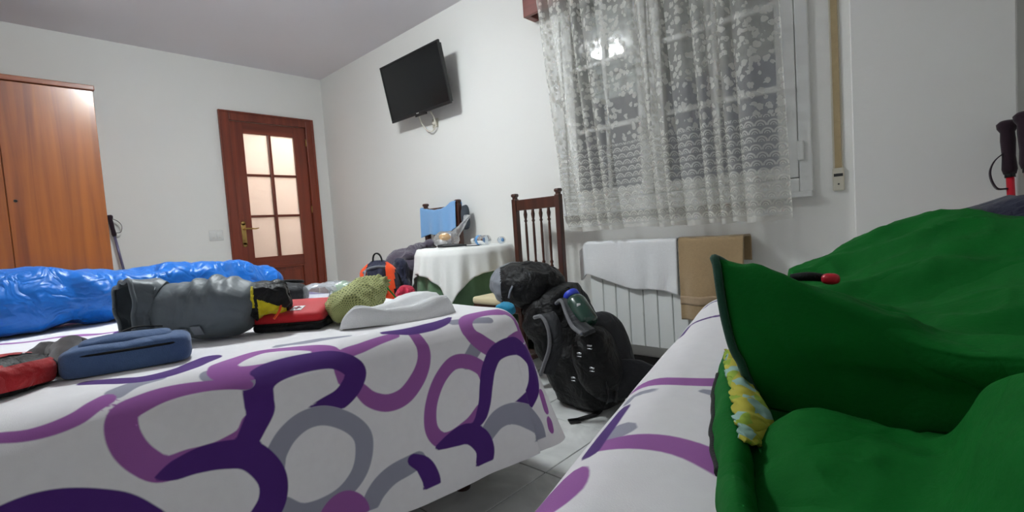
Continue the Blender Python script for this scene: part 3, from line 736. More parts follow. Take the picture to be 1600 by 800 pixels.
# curtain and pelmet
nu, nv = 560, 60
tt = np.linspace(0, 1, nu); vv = np.linspace(0, 1, nv)
phs = 2 * PI * (12.5 * tt + .55 * np.sin(tt * 9.0) + .35 * np.sin(tt * 23 + 1))
fold = np.sin(phs) + .35 * np.sin(2 * phs + .6)
P = np.zeros((nu, nv, 3)); ZH, ZTOP = .818, 2.36
for j, v in enumerate(vv):
    zz = ZH + (ZTOP - ZH) * v
    xa = -1.655 - .165 * v ** .8; xb = -.500 - .03 * v
    amp = .042 - .012 * v
    P[:, j, 0] = xa + (xb - xa) * tt + .020 * np.sin(phs + 1.2 + .5 * v) * (1 - .3 * v)
    P[:, j, 1] = 2.302 + amp * fold * (.75 + .25 * np.sin(tt * 37 + v * 2.0)) * .82
    P[:, j, 2] = zz + (.006 * np.sin(phs * .5) if j == 0 else 0)
seg = np.hypot(np.diff(P[:, 20, 0]), np.diff(P[:, 20, 1])); arc = np.concatenate([[0], np.cumsum(seg)])
UV = np.stack([np.broadcast_to(arc[:, None], (nu, nv)), np.broadcast_to((ZTOP - ZH) * vv[None], (nu, nv))], -1)
solo('lace_curtain', grid(P, uv=UV), M_LACE, 'white floral lace curtain hanging in folds in front of the window', 'curtain')
pel = thing('curtain_pelmet', 'dark red wooden curtain pelmet at the top of the lace curtain', 'pelmet', (-1.13, 2.39, 2.14))
part(pel, 'front_board', bx(-1.945, -.33, 2.342, 2.362, 2.147, 2.30, .003), M_PELMET, smooth=False)
part(pel, 'end_board', bx(-1.945, -1.905, 2.362, YF, 2.147, 2.30, .003), M_PELMET, smooth=False)
part(pel, 'end_board', bx(-.35, -.33, 2.362, YF, 2.147, 2.30, .003), M_PELMET, smooth=False)
part(pel, 'top_board', bx(-1.945, -.33, 2.342, YF, 2.30, 2.318, .003), M_PELMET, smooth=False)

# ================================================================== BEDS
ZT=0.60
def hang(rho,r,thm):
    arc=r*thm
    th=np.minimum(rho/r,thm); L=np.maximum(rho-arc,0)
    return r*np.sin(th)+L*np.cos(thm), r*(1-np.cos(th))+L*np.sin(thm)
B1=dict(xn=-1.233,xf=-2.68,yf=1.11,yh=-0.85,h=0.512)
def sstep(x,a,b):
    t=np.clip((x-a)/(b-a),0,1); return t*t*(3-2*t)
def spread1(p,q):
    """cloth coords -> world xyz, pattern uv"""
    xn,xf,yf=B1['xn'],B1['xf'],B1['yf']
    a=np.maximum(p-xn,0); c=np.maximum(xf-p,0); b=np.maximum(q-yf,0)
    sx=np.where(p>xn,1,-1); near=(a>0)|(c<=0); a=np.maximum(a,c)
    rho=np.maximum(a,b)
    lo=np.minimum(a,b)/np.maximum(rho,1e-9)
    phi=np.where(a>=b,lo*np.pi/4,np.pi/2-lo*np.pi/4)
    side=sstep(q,.55,1.15)
    cor=np.exp(-((phi-np.radians(30))/np.radians(25))**2)*sstep(b,0,.12)
    fl=np.radians(8)+np.radians(3.5)*side*np.cos(phi)**2+np.radians(9)*cor
    thm=np.pi/2-fl
    o,d=hang(rho,.095,thm)
    rip=.010*np.sin(q*17+1.3)*np.clip(rho-.15,0,1)/.4*(b<=0)
    o=o+rip
    skew=.088*sstep(q,.35,1.2)*np.clip((p-xf)/(xn-xf),0,1)
    X=np.clip(p,xf,xn)+skew+sx*o*np.cos(phi)
    Y=np.minimum(q,yf)+o*np.sin(phi)
    Z=ZT-d
    U=np.clip(p,xf,xn)+sx*rho*np.cos(phi); V=np.minimum(q,yf)+rho*np.sin(phi)
    return np.stack([X,Y,Z],-1),np.stack([U,V],-1)
B2=dict(o=(-.52,1.56),d=(.2267,-.974),n=(.974,.2267),w=.74,l=1.95)
def spread2(p,q):
    """p: across bed from left rounding start (neg = hanging left), q: toward head from foot rounding start (neg = hanging at foot)"""
    w=B2['w']
    a=np.maximum(-p,0); c=np.maximum(p-w,0); b=np.maximum(-q,0)
    sx=np.where(p<0,-1,1); a=np.maximum(a,c)
    rho=np.maximum(a,b); lo=np.minimum(a,b)/np.maximum(rho,1e-9)
    phi=np.where(a>=b,lo*np.pi/4,np.pi/2-lo*np.pi/4)
    o,d=hang(rho,.12,np.radians(82)+0*rho)
    u=np.clip(p,0,w)+sx*o*np.cos(phi); v=np.maximum(q,0)-o*np.sin(phi)
    U=np.clip(p,0,w)+sx*rho*np.cos(phi); V=np.maximum(q,0)-rho*np.sin(phi)
    ox,oy=B2['o'];dx,dy=B2['d'];nx,ny=B2['n']
    return np.stack([ox+nx*u+dx*v,oy+ny*u+dy*v,ZT-d],-1),np.stack([U,V],-1)
STROKES1=[('m',[0.01,0.011,0.015,0.015],[(-1.162,-0.039),(-1.159,-0.02),(-1.151,0.01),(-1.151,0.043),(-1.159,0.077),(-1.174,0.101),(-1.185,0.122)]),('g',[0.018,0.012],[(-1.197,0.138),(-1.214,0.171),(-1.217,0.213)]),('d',[0.0148,0.0222,0.0259,0.0259],[(-1.322,0.107),(-1.284,0.141),(-1.243,0.177),(-1.235,0.219),(-1.252,0.265),(-1.287,0.298),(-1.313,0.329)]),('m',[0.027,0.024,0.018,0.018,0.021,0.021],[(-1.188,0.317),(-1.212,0.329),(-1.243,0.371),(-1.264,0.426),(-1.238,0.481),(-1.212,0.523),(-1.188,0.553),(-1.174,0.556),(-1.171,0.529)]),('m',[0.024,0.018],[(-1.188,0.314),(-1.171,0.359),(-1.165,0.411),(-1.159,0.456)]),('m',[0.0118,0.0126,0.0168,0.021,0.0252,0.026,0.0252,0.0231,0.021,0.0189,0.0189],[(-1.139,0.356),(-1.154,0.308),(-1.162,0.253),(-1.162,0.207),(-1.154,0.168),(-1.142,0.141),(-1.113,0.134),(-1.078,0.141),(-1.046,0.159),(-1.02,0.186),(-1.02,0.226),(-1.017,0.265),(-1.023,0.301),(-1.034,0.332),(-1.055,0.347)]),('v',[0.024,0.0252,0.027,0.027,0.027,0.027,0.0288,0.0312,0.03,0.027,0.024],[(-1.032,0.487),(-1.04,0.514),(-1.052,0.553),(-1.075,0.581),(-1.104,0.596),(-1.13,0.584),(-1.154,0.55),(-1.162,0.502),(-1.162,0.45),(-1.154,0.405),(-1.133,0.377),(-1.095,0.371),(-1.072,0.371),(-1.043,0.353),(-1.017,0.335)]),('d',[0.0058,0.0203,0.0261,0.029,0.029,0.029,0.029,0.029,0.029],[(-1.008,0.177),(-1.011,0.204),(-1.014,0.244),(-1.008,0.289),(-0.991,0.332),(-0.959,0.359),(-0.921,0.374),(-0.884,0.368),(-0.857,0.347),(-0.837,0.323)]),('g',[0.023,0.023,0.023,0.023,0.0221,0.0207,0.0184,0.0161],[(-0.945,0.38),(-0.971,0.389),(-1.003,0.417),(-1.023,0.459),(-1.02,0.508),(-0.991,0.559),(-0.95,0.59),(-0.904,0.59),(-0.86,0.572),(-0.831,0.535),(-0.823,0.487),(-0.834,0.423),(-0.863,0.389)]),('d',[0.0407,0.0444,0.0444,0.0444,0.0407],[(-1.008,-0.036),(-1.011,-0.005),(-1.005,0.028),(-0.985,0.071),(-0.959,0.11),(-0.921,0.144)]),('m',[0.037,0.037],[(-0.997,-0.014),(-0.971,0.049),(-0.933,0.113)]),('m',[0.012,0.015,0.018,0.021],[(-1.183,0.736),(-1.177,0.684),(-1.168,0.635),(-1.159,0.587),(-1.127,0.566),(-1.098,0.569)]),('m',[0.0164,0.0211,0.0235,0.0226,0.0197,0.0169,0.0141],[(-1.061,0.602),(-1.029,0.626),(-1.008,0.666),(-1.011,0.711),(-1.043,0.754),(-1.081,0.781),(-1.122,0.79),(-1.159,0.787),(-1.18,0.784)]),('d',[0.0082,0.017,0.0204,0.017,0.0068],[(-1.206,0.714),(-1.188,0.778),(-1.191,0.848),(-1.203,0.903),(-1.226,0.942)]),('m',[0.0179,0.0179,0.0192,0.023,0.0256,0.0256],[(-1.191,1.114),(-1.206,1.06),(-1.203,1.003),(-1.177,0.963),(-1.136,0.954),(-1.101,0.981),(-1.072,1.015)]),('m',[0.012,0.018,0.021,0.024],[(-1.191,1.114),(-1.171,1.15),(-1.136,1.17),(-1.098,1.174),(-1.075,1.1)]),('v',[0.0066,0.0198,0.0231,0.0251,0.0277,0.0297,0.0297,0.0297,0.0297,0.0277],[(-0.86,0.887),(-0.884,0.927),(-0.924,0.954),(-0.974,0.972),(-1.02,0.991),(-1.058,1.027),(-1.066,1.088),(-1.047,1.161),(-1.005,1.2),(-0.939,1.185),(-0.897,1.143),(-0.872,1.076),(-0.863,1.036)]),('m',[0.0216,0.0216,0.0216,0.0192,0.0182,0.0192,0.0216,0.0216,0.012],[(-0.994,0.975),(-1.026,0.963),(-1.055,0.921),(-1.061,0.875),(-1.034,0.83),(-0.994,0.796),(-0.947,0.775),(-0.898,0.772),(-0.863,0.796),(-0.86,0.839),(-0.878,0.89),(-0.913,0.933)]),('d',[0.0075,0.0263,0.0338,0.0315,0.03],[(-0.849,0.781),(-0.855,0.824),(-0.855,0.878),(-0.828,0.915),(-0.794,0.927),(-0.762,0.918),(-0.73,0.906)]),('g',[0.0203,0.0265,0.0296,0.0359,0.039,0.039],[(-0.814,0.927),(-0.84,0.948),(-0.866,0.988),(-0.869,1.036),(-0.846,1.088),(-0.795,1.143),(-0.736,1.133),(-0.721,1.103)]),('g',[0.022,0.0248,0.0248,0.022],[(-0.762,0.578),(-0.796,0.605),(-0.82,0.644),(-0.831,0.69),(-0.837,0.72)]),('d',[0.0168,0.0252,0.0252,0.0224],[(-0.84,0.708),(-0.817,0.733),(-0.776,0.745),(-0.747,0.739),(-0.724,0.733)]),('m',[0.068],[(-0.765,0.511),(-0.762,0.514)]),('g',[0.0204,0.0238],[(-1.052,0.918),(-1.081,0.948),(-1.107,0.975)]),('g',[0.0082,0.0136,0.0136,0.0082],[(-1.296,0.478),(-1.27,0.535),(-1.264,0.59),(-1.243,0.638)]),('g',[0.0204,0.0204],[(-1.183,0.295),(-1.165,0.323),(-1.148,0.353)]),('m',[0.0136,0.0136,0.0204,0.0136],[(-2.329,-0.048),(-2.294,-0.008),(-2.23,0.056),(-2.23,0.125),(-2.198,0.171),(-2.146,0.219),(-2.135,0.262)]),('g',[0.0102,0.0102],[(-1.287,0.471),(-1.281,0.526),(-1.275,0.578)]),('g',[0.0136,0.0136],[(-1.191,0.924),(-1.18,0.994),(-1.168,1.048)]),('m',[0.0204,0.0204],[(-1.06,1.201),(-1.02,1.219)]),('m',[0.0204,0.0204],[(-0.901,1.219),(-0.857,1.224)]),('m',[0.0204],[(-0.81,1.229),(-0.794,1.227)])]
STROKES2=[('m',[0.0144,0.0187,0.0216,0.0216,0.0216],[(-0.067,1.088),(-0.039,1.091),(-0.015,1.088),(0.021,1.082),(0.056,1.091),(0.091,1.114),(0.104,1.125)]),('m',[0.0144,0.0187,0.0187,0.0187],[(-0.089,0.836),(-0.054,0.85),(-0.016,0.862),(0.019,0.856),(0.058,0.845),(0.084,0.839)]),('d',[0.0144,0.0144,0.0115],[(-0.067,1.102),(-0.069,1.054),(-0.069,1.013),(-0.07,0.948)]),('g',[0.0086,0.0101,0.0086],[(-0.076,0.925),(-0.074,0.896),(-0.054,0.899),(-0.033,0.902)]),('g',[0.0101,0.0115],[(0.041,0.893),(0.058,0.899),(0.075,0.905)]),('m',[0.036,0.036,0.0216],[(-0.087,1.231),(-0.074,1.208),(-0.069,1.179),(-0.067,1.159)]),('g',[0.0144,0.0216],[(-0.056,1.085),(-0.048,1.065),(-0.041,1.048)]),('d',[0.0101,0.0101,0.0101],[(-0.085,0.441),(-0.083,0.327),(-0.041,0.33),(-0.002,0.31),(0.034,0.278)]),('d',[0.0086,0.0086],[(-0.08,0.072),(-0.061,0.032),(-0.031,0.043),(0.011,0.018)])]

def seg_dist(Pq, pts, w):
    pts = np.asarray(pts, float)
    if len(pts) > 2: pts2 = spline(pts, 10 * len(pts))[:, :2] if pts.shape[1] == 3 else spline(np.c_[pts, 0 * pts[:, 0]], 10 * len(pts))[:, :2]
    else: pts2 = pts
    ws = np.interp(np.linspace(0, 1, len(pts2)), np.linspace(0, 1, len(np.atleast_1d(w))), np.atleast_1d(w))
    best = np.full(len(Pq), 9.)
    lo = pts2.min(0) - .2; hi = pts2.max(0) + .2
    ids = np.where(((Pq > lo) & (Pq < hi)).all(1))[0]; q = Pq[ids]; b = np.full(len(ids), 9.)
    for k in range(len(pts2) - 1):
        a = pts2[k]; d = pts2[k + 1] - a; L2 = max(d @ d, 1e-12)
        t = np.clip(((q - a) @ d) / L2, 0, 1); e = q - a - t[:, None] * d
        b = np.minimum(b, np.hypot(e[:, 0], e[:, 1]) - (ws[k] + (ws[k + 1] - ws[k]) * t))
    best[ids] = b
    return best
def print_attrs(o, UV, strokes, edge):
    """signed distance (m) to each ink of the print, per vertex; the border along the hem stays unprinted"""
    UV = UV.reshape(-1, 2); D = {}
    for c in 'gmdv':
        d = np.full(len(UV), .3)
        for col, w, pts in strokes:
            if col == c: d = np.minimum(d, seg_dist(UV, pts, w))
        D[c] = d
    D['d'] = np.minimum(D['d'], np.maximum(D['v'], -D['g']))
    for key, c in (('grey_print', 'g'), ('mauve_print', 'm'), ('violet_print', 'd')):
        a = o.data.attributes.new(key, 'FLOAT', 'POINT'); a.data.foreach_set('value', np.maximum(D[c], edge.ravel()).astype(np.float32))
def ring(cx, cy, rx, ry, a0=0, a1=360, n=12):
    return [(cx + rx * math.cos(math.radians(t)), cy + ry * math.sin(math.radians(t))) for t in np.linspace(a0, a1, n)]
# the same print carries on over the parts of the spreads that the photograph hides
for k, (c, x, y, r) in enumerate((('m', -1.95, -.15, .14), ('d', -2.05, .40, .16), ('g', -1.78, .75, .12), ('m', -2.2, .85, .15), ('d', -2.45, 1.2, .14), ('m', -1.6, -.4, .2), ('d', -1.9, -.6, .17), ('g', -2.4, -.4, .2), ('m', -2.75, .1, .18), ('d', -1.1, -.45, .2), ('g', -.9, -.6, .15), ('m', -1.62, 1.4, .12), ('g', -2.0, 1.4, .15))):
    STROKES1.append((c, [.026], ring(x, y, r, r * .8, 20 * k, 20 * k + 300)))
for k, (c, x, y, r) in enumerate((('d', .45, .3, .16), ('m', .55, .75, .18), ('g', .3, .55, .14), ('m', .5, 1.3, .2), ('d', .25, 1.55, .15), ('g', .7, 1.7, .16))):
    STROKES2.append((c, [.026], ring(x, y, r, r * .8, 30 * k, 30 * k + 300)))

def bed(label, corners, zleg, legs):
    pass
b1 = thing('double_bed', 'wide bed on dark legs at left under the purple ring bedspread', 'bed', (-1.95, .13, 0))
part(b1, 'mattress', bx(-2.72, -1.215, -.86, 1.13, .34, .585, .075, 4), M_MATT)
part(b1, 'bed_base', bx(-2.71, -1.225, -.85, 1.12, .27, .34, .01), M_LEG, smooth=False)
for x in (-2.60, -1.235):
    for y in (-.75, 1.005): part(b1, 'leg', lathe([(0, 0), (.026, 0), (.031, .02), (.031, .27), (0, .27)], (x, y, 0), seg=18), M_LEG)
p = np.linspace(B1['xf'] - .36, B1['xn'] + B1['h'], 290); q = np.linspace(B1['yh'], B1['yf'] + B1['h'], 310)
PP, QQ = np.meshgrid(p, q, indexing='ij')
W, UV = spread1(PP, QQ)
top = (PP < B1['xn']) & (QQ < B1['yf'])
W[..., 2] += .0035 * fbm(np.stack([PP * 5, QQ * 5, 0 * PP], -1), 2)
W[..., 0] += np.where(PP > B1['xn'] + .1, .004 * fbm(np.stack([PP * 6, QQ * 9, 0 * PP + 3], -1), 2), 0)
sp1 = solo('bedspread', grid(W), M_SPREAD, 'white bedspread with purple and grey rings on the wide left bed, covered with gear', 'bedspread')
print_attrs(sp1, UV, STROKES1, np.hypot(np.maximum(UV[..., 0] - B1['xn'], 0), np.maximum(UV[..., 1] - B1['yf'], 0)) - (B1['h'] - .036))

ox, oy = B2['o']; r2 = math.atan2(-.974, .2267) + PI / 2    # bed turned a little in the room
b2 = thing('single_bed', 'narrow bed at right under the green sleeping bag', 'bed', (.1, .65, 0))
M2 = np.array([[B2['n'][0], B2['d'][0], 0, ox], [B2['n'][1], B2['d'][1], 0, oy], [0, 0, 1, 0], [0, 0, 0, 1.]])
flip = lambda g: (g[0], [f[::-1] for f in g[1]])
part(b2, 'mattress', flip(xf(bx(-.095, B2['w'] + .095, -.095, B2['l'], .34, .585, .08, 4), M2)), M_MATT)
part(b2, 'bed_base', flip(xf(bx(-.08, B2['w'] + .08, -.08, B2['l'] - .01, .27, .34, .01), M2)), M_LEG, smooth=False)
for x in (0, B2['w']):
    for y in (0, B2['l'] - .1): part(b2, 'leg', flip(xf(lathe([(0, 0), (.026, 0), (.031, .02), (.031, .27), (0, .27)], (x, y, 0), seg=18), M2)), M_LEG)
p = np.linspace(-.50, B2['w'] + .45, 140); q = np.linspace(-.50, B2['l'], 180)
PP, QQ = np.meshgrid(p, q, indexing='ij')
W, UV = spread2(PP, QQ)
W[..., 2] += .003 * fbm(np.stack([PP * 5, QQ * 5, 0 * PP + 9], -1), 2)
sp2 = solo('bedspread', grid(W), M_SPREAD, 'white bedspread with mauve bands on the narrow right bed, partly under the green sleeping bag', 'bedspread')
print_attrs(sp2, UV, STROKES2, np.hypot(np.maximum(-UV[..., 0], 0), np.maximum(-UV[..., 1], 0)) - .465)

# ================================================================== GEAR ON THE WIDE BED
BZ = .602
def rz3(a): return rotm(0, 0, a)
def wr_noise(amp, sc, seed, ridged=True, stretch=(1, 1, 1)):
    s = np.array(stretch)
    def f(P):
        q = P * sc * s + seed
        return amp * ((ridge(q, 2) if ridged else fbm(q, 3)))
    return f

# blue sleeping bag along the far edge
path = spline([(-2.53, -.82, .70), (-2.53, -.45, .712), (-2.52, -.1, .715), (-2.52, .15, .715), (-2.535, .35, .70), (-2.56, .58, .705), (-2.60, .80, .70), (-2.635, .95, .672), (-2.66, 1.06, .630)], 150)
def nz(G):
    t = np.linspace(0, 1, G.shape[0])[:, None]
    baf = .010 * np.abs(np.sin(t * 34 + .8 * np.sin(t * 11))) + .0 * G[..., 0]
    return baf - .008 + .016 * ridge(G * 5.5 + 3, 2) + .006 * ridge(G * 15, 2) * (.4 + .6 * sstep(G[..., 1], .1, .4)) - .008
o = solo('sleeping_bag', loft(path, [.11, .15, .155, .15, .14, .14, .125, .09, .02], [.08, .112, .118, .117, .10, .105, .095, .072, .015], seg=44, e=.85, noise=nz, floor=BZ), M_BLUESB, 'rumpled bright blue sleeping bag stretched along the far side of the wide bed', 'sleeping bag')

# big slate grey stuff sack with an open mouth
d = np.array([.72, .69, 0]); d /= np.linalg.norm(d); c0 = np.array([-1.62, .405, .690])
S = [c0 - d * .135 + [0, 0, .008], c0 - d * .09 + [0, 0, .004], c0, c0 + d * .09, c0 + d * .145, c0 + d * .168 + [0, 0, -.006]]
side = np.array([-d[1], d[0], 0])
def nz(G):
    t = np.linspace(0, 1, G.shape[0])[:, None]; p = (G - c0)
    al = p @ d; diag = (al * 1.0 + p[..., 2] * .55)
    folds = .011 * np.sin(diag * 150 + 2 * fbm(G * 9)) * np.exp(-((al - .03) / .06) ** 2) * sstep(p[..., 2], .0, .05)
    return folds + .006 * ridge(G * 9, 2) - .003
gk = thing('stuff_sack', 'large slate grey stuff sack lying with its open mouth to the left', 'sack', (float(c0[0]), float(c0[1]), BZ))
part(gk, 'sack_body', loft(spline(S, 40), [.060, .080, .086, .085, .062, .010], [.062, .084, .090, .085, .060, .010], seg=40, noise=nz, floor=BZ), M_SACK)
# mouth: a crumpled open collar turned a little towards the room
md = np.array([.30, -.94, .10]); m0 = c0 - d * .105 + [0, 0, .006]
mp = spline([m0 + d * .03, m0, m0 - d * .028 + md * .012 + [0, 0, .008], m0 - d * .040 + md * .040 + [0, 0, .010], m0 - d * .046 + md * .068 + [0, 0, .008]], 26)
def nzc(G):
    aa = np.arange(G.shape[1]) / G.shape[1] * 2 * PI; t = np.linspace(0, 1, G.shape[0])[:, None]
    return (.010 * np.sin(aa * 3 + .6)[None] + .005 * np.sin(aa * 8 + t * 3)) * t + .004 * ridge(G * 14, 2)
g = loft(mp, [.060, .070, .076, .078, .074], [.066, .080, .084, .084, .082], seg=56, noise=nzc, floor=BZ, caps=False)
o = part(gk, 'mouth_collar', g, M_SACK); solidify(o, .003, -1)
rim = g[0].reshape(26, 56, 3)[-1]
part(gk, 'rolled_hem', tube(np.concatenate([rim, rim[:1]]), .006), M_SACK)
part(gk, 'drawcord', tube(spline([c0 - d * .235 + [0, 0, -.04], c0 - d * .25 + [0, 0, -.06], c0 - d * .22 + side * -.06 + [0, 0, -.075], c0 - d * .17 + side * -.085 + [0, 0, -.079]], 16), .003), M_WEB, 'thin black cord')
fwd = -side; lb = c0 + fwd * .081 + [0, 0, -.045]
for k, (t, w_, h_) in enumerate(((-.02, .034, .016), (.02, .028, .026))):
    G = np.array([[lb + d * (t + (i - .5) * w_) + fwd * -.018 * j + [0, 0, h_ * (.5 - j) - .008] for j in (0, 1)] for i in (0, 1)])
    o = part(gk, 'care_label', grid(G), M_GREYF, 'small pale grey label', smooth=False); solidify(o, .002)

# slate blue zip pouch
pc = np.array([-1.405, .195, 0]); MA = rotm(0, 0, math.radians(76))
pch = thing('zip_pouch', 'slate blue fabric zip pouch in front of the grey stuff sack', 'pouch', (pc[0], pc[1], BZ))
g = blob((pc[0], pc[1], BZ + .032), (.118, .062, .034), MA, (.42, .42), (44, 20), wr_noise(.003, 14, 5), BZ)
part(pch, 'pouch_body', g, M_SLATE)
g = blob((pc[0] - .012, pc[1] - .0, BZ + .062), (.085, .045, .016), MA, (.7, .6), (36, 14), wr_noise(.003, 20, 8))
part(pch, 'top_flap', g, M_SLATE)
e = MA[:3, :3]
part(pch, 'zip', tube([pc + e @ np.array([x, -.0615 * (1 - abs(x / .118) ** 5) ** .4, 0]) + [0, 0, BZ + .050] for x in np.linspace(-.108, .108, 20)], .003, 6), M_WEB, 'dark zip line')
part(pch, 'zip_pull', ribbon(spline([pc + [-.06, -.02, BZ + .072], pc + [-.075, .03, BZ + .081], pc + [-.07, .08, BZ + .074]], 12), (1, 0, 0), .008, .003), M_WEB, 'black pull cord')

# red and black pouch cut by the left edge
pc = np.array([-1.385, -.045, BZ + .036]); MA = rotm(0, math.radians(4), math.radians(128))
rp = thing('hip_pouch', 'red and black hip pouch at the left edge of the wide bed', 'pouch', (pc[0], pc[1], BZ))
g = blob(pc, (.130, .070, .040), MA, (.75, .7), (44, 22), wr_noise(.004, 12, 2), BZ)
part(rp, 'pouch_body', g, M_BLACKF)
I = np.linalg.inv(MA[:3, :3])
def loc_(x, y, z): return I @ (np.array([x, y, z]) - pc)
def red1(x, y, z):
    l = loc_(x, y, z); return l[1] > .012 and -.095 < l[0] < .098 and abs(l[2] - .002) < .026
def red2(x, y, z):
    l = loc_(x, y, z); return l[1] <= .005 and l[2] > .02 and -.10 < l[0] < .10
for f in (red1, lambda x, y, z: (lambda l: l[1] < -.012 and -.095 < l[0] < .098 and abs(l[2] - .002) < .026)(loc_(x, y, z)), lambda x, y, z: (lambda l: l[2] > .031 and abs(l[0]) < .08 and abs(l[1]) < .03)(loc_(x, y, z))):
    A, B = split(inflate(g, .0025), f)
    if len(A[1]): part(rp, 'red_panel', A, M_RED, 'red panel')

# two dark socks and a pale crumpled cloth below them
def sock(label, pts, r, h):
    P = spline(pts, 26)
    solo('sock', loft(P, r, h, seg=18, noise=wr_noise(.004, 24, 3), floor=BZ), M_SOCK, label, 'sock', 'socks on the wide bed')
q = lambda px, py, z: at(px, py, 2, z)
sock('dark brown sock lying flat left of the standing one', [q(14, 573, BZ + .012), q(40, 563, BZ + .016), q(66, 549, BZ + .024), q(80, 545, BZ + .026), q(88, 556, BZ + .018)], [.010, .022, .026, .024, .012], [.008, .014, .020, .018, .010])
sock('dark brown folded sock standing beside the blue pouch', [q(97, 582, BZ + .010), q(97, 562, BZ + .026), q(100, 545, BZ + .036), q(112, 537, BZ + .034), q(128, 540, BZ + .024), q(134, 545, BZ + .014)], [.014, .022, .024, .022, .018, .008], [.012, .018, .022, .020, .016, .008])
c = q(52, 577, BZ)
solo('crumpled_cloth', blob((c[0] + .02, c[1], BZ + .006), (.10, .09, .014), rz3(.5), (1, 1), (40, 14), wr_noise(.007, 16, 6), BZ), M_LINEN, 'small white crumpled cloth between the socks and the red pouch', 'cloth')

# red first aid case
fa = math.radians(41); ax_ = np.array([math.cos(fa), math.sin(fa), 0]); bk = np.array([-math.sin(fa), math.cos(fa), 0])
mid = np.array([-1.445, .560, 0]); cc = mid + bk * .072
fc = thing('first_aid_case', 'red first aid case with a white square and cross on its lid', 'case', (cc[0], cc[1], BZ), fa)
part(fc, 'lower_shell', box((0, 0, .014), (.205, .136, .026), .012, 3), M_BLACKF, 'black base', local=True)
lid = part(fc, 'lid', box((0, .004, .0490), (.212, .146, .040), .018, 4, rotm(.22, 0, 0)), M_REDCASE, 'red domed lid', local=True)
part(fc, 'zip', box((0, 0, .0255), (.214, .144, .004), .0015, 1), M_WEB, local=True)
TM = rotm(.22, 0, 0)
pl = part(lid, 'white_square', box((.020, -.026, .0637), (.034, .034, .0012), M=TM), M_PAPER, 'white square', local=True, smooth=False)
part(fc, 'cross_emblem', join(box((.020, -.026, .0646), (.022, .0075, .0012), M=TM), box((.020, -.026, .0646), (.0075, .022, .0012), M=TM)), plain('dark_red_print', rgb(120, 20, 40), .6), 'dark red cross', local=True, smooth=False)

# dark grey jacket behind the stuff sack
c = at(392, 463, 0, -2.02)
gj = thing('folded_jacket', 'dark grey jacket with black trim folded behind the grey stuff sack', 'jacket', (c[0], c[1], BZ))
g = blob((c[0], c[1] + .0, BZ + .055), (.20, .11, .060), rz3(math.radians(55)), (.8, .8), (44, 20), wr_noise(.014, 8, 11), BZ)
part(gj, 'jacket_body', g, M_DARKG)
for k, s in enumerate((-.03, .03)):
    part(gj, 'black_trim', tube(spline([(c[0] + .10, c[1] - .16 + s, BZ + .055), (c[0] + .085, c[1] - .05 + s, BZ + .098), (c[0] + .08, c[1] + .06 + s, BZ + .112), (c[0] + .04, c[1] + .16 + s, BZ + .10)], 20), .007), M_WEB)

# black and yellow sack
cc = at(419, 468, 0, -1.515)
vd = (cc - EYE)[:2] / np.linalg.norm((cc - EYE)[:2])
yk = thing('dry_sack', 'crumpled black sack with yellow bottom behind the first aid case', 'sack', (cc[0], cc[1], BZ))
MA = rotm(0, math.radians(-6), math.radians(62))
g = blob(cc, (.070, .050, .044), MA, (.8, .85), (200, 110), lambda P: wr_noise(.013, 15, 4)(P) + wr_noise(.005, 40, 9)(P))
def yel(x, y, z):
    u = (x - cc[0]) * vd[1] - (y - cc[1]) * vd[0]; v = -(x - cc[0]) * vd[0] - (y - cc[1]) * vd[1]; w = z - cc[2]
    return (-.064 < u < -.036 and w > -.014 and v > -.02) or (-.028 < u < .046 and v > -.005 and w < .010 - .5 * (u + .028) and w > -.058)
A, B = split(g, yel)
part(yk, 'sack_body', B, M_BLACKF); part(yk, 'yellow_panel', A, M_YEL, 'yellow panel')
part(yk, 'cord', tube(spline([cc + [.05, .02, -.005], cc + [.075, .0, -.03], cc + [.08, -.01, -.04], cc + [.085, -.02, -.048]], 12), .0035), M_ORANGE, 'short orange cord')

# clear plastic bag
c = at(517, 457, 0, -1.86)
cb = thing('plastic_bag', 'clear crinkled plastic bag with green print behind the olive mesh bag', 'bag', (c[0], c[1], BZ))
g = blob((c[0], c[1], BZ + .044), (.155, .085, .048), rz3(math.radians(48)), (.85, .8), (52, 26), lambda P: .016 * ridge(P * 11 + 4, 2) + .006 * ridge(P * 30, 2) - .012, BZ)
A, B = split(g, lambda x, y, z: .035 < (x - c[0]) * .67 + (y - c[1]) * .74 < .075)
part(cb, 'film', B, M_FILM); part(cb, 'green_print', A, M_FILMG, 'green printed band')

# olive mesh bag
p0 = np.array([-1.345, .680, 0]); p1 = np.array([-1.60, .975, 0]); dd = p1 - p0
path = spline([p0 + [0, 0, BZ + .030], p0 + dd * .12 + [0, 0, BZ + .050], p0 + dd * .4 + [0, 0, BZ + .062], p0 + dd * .66 + [0, 0, BZ + .070], p0 + dd * .80 + [0, 0, BZ + .076], p0 + dd * .90 + [0, 0, BZ + .086], p0 + dd * 1.0 + [0, 0, BZ + .092]], 70)
def nz(G): return .010 * ridge(G * 13 + 2, 2) + .004 * ridge(G * 30 + 5, 2) - .004 + .006 * np.sin(np.arange(G.shape[1]) / G.shape[1] * 2 * PI * 11)[None] * sstep(np.linspace(0, 1, G.shape[0]), .68, .82)[:, None]
g = loft(path, [.02, .058, .070, .066, .040, .046, .042], [.018, .044, .056, .054, .034, .032, .026], seg=64, noise=nz, floor=BZ)
uvs = np.stack(np.meshgrid(np.linspace(0, .38, 70), np.linspace(0, .36, 64), indexing='ij'), -1).reshape(-1, 2)
mb = thing('mesh_sack', 'olive green net stuff sack with a gathered neck beside the first aid case', 'sack', (-1.49, .86, BZ))
part(mb, 'net_body', (g[0], g[1], uvs), M_MESH)
nk = p0 + dd * .80 + [0, 0, BZ + .076]
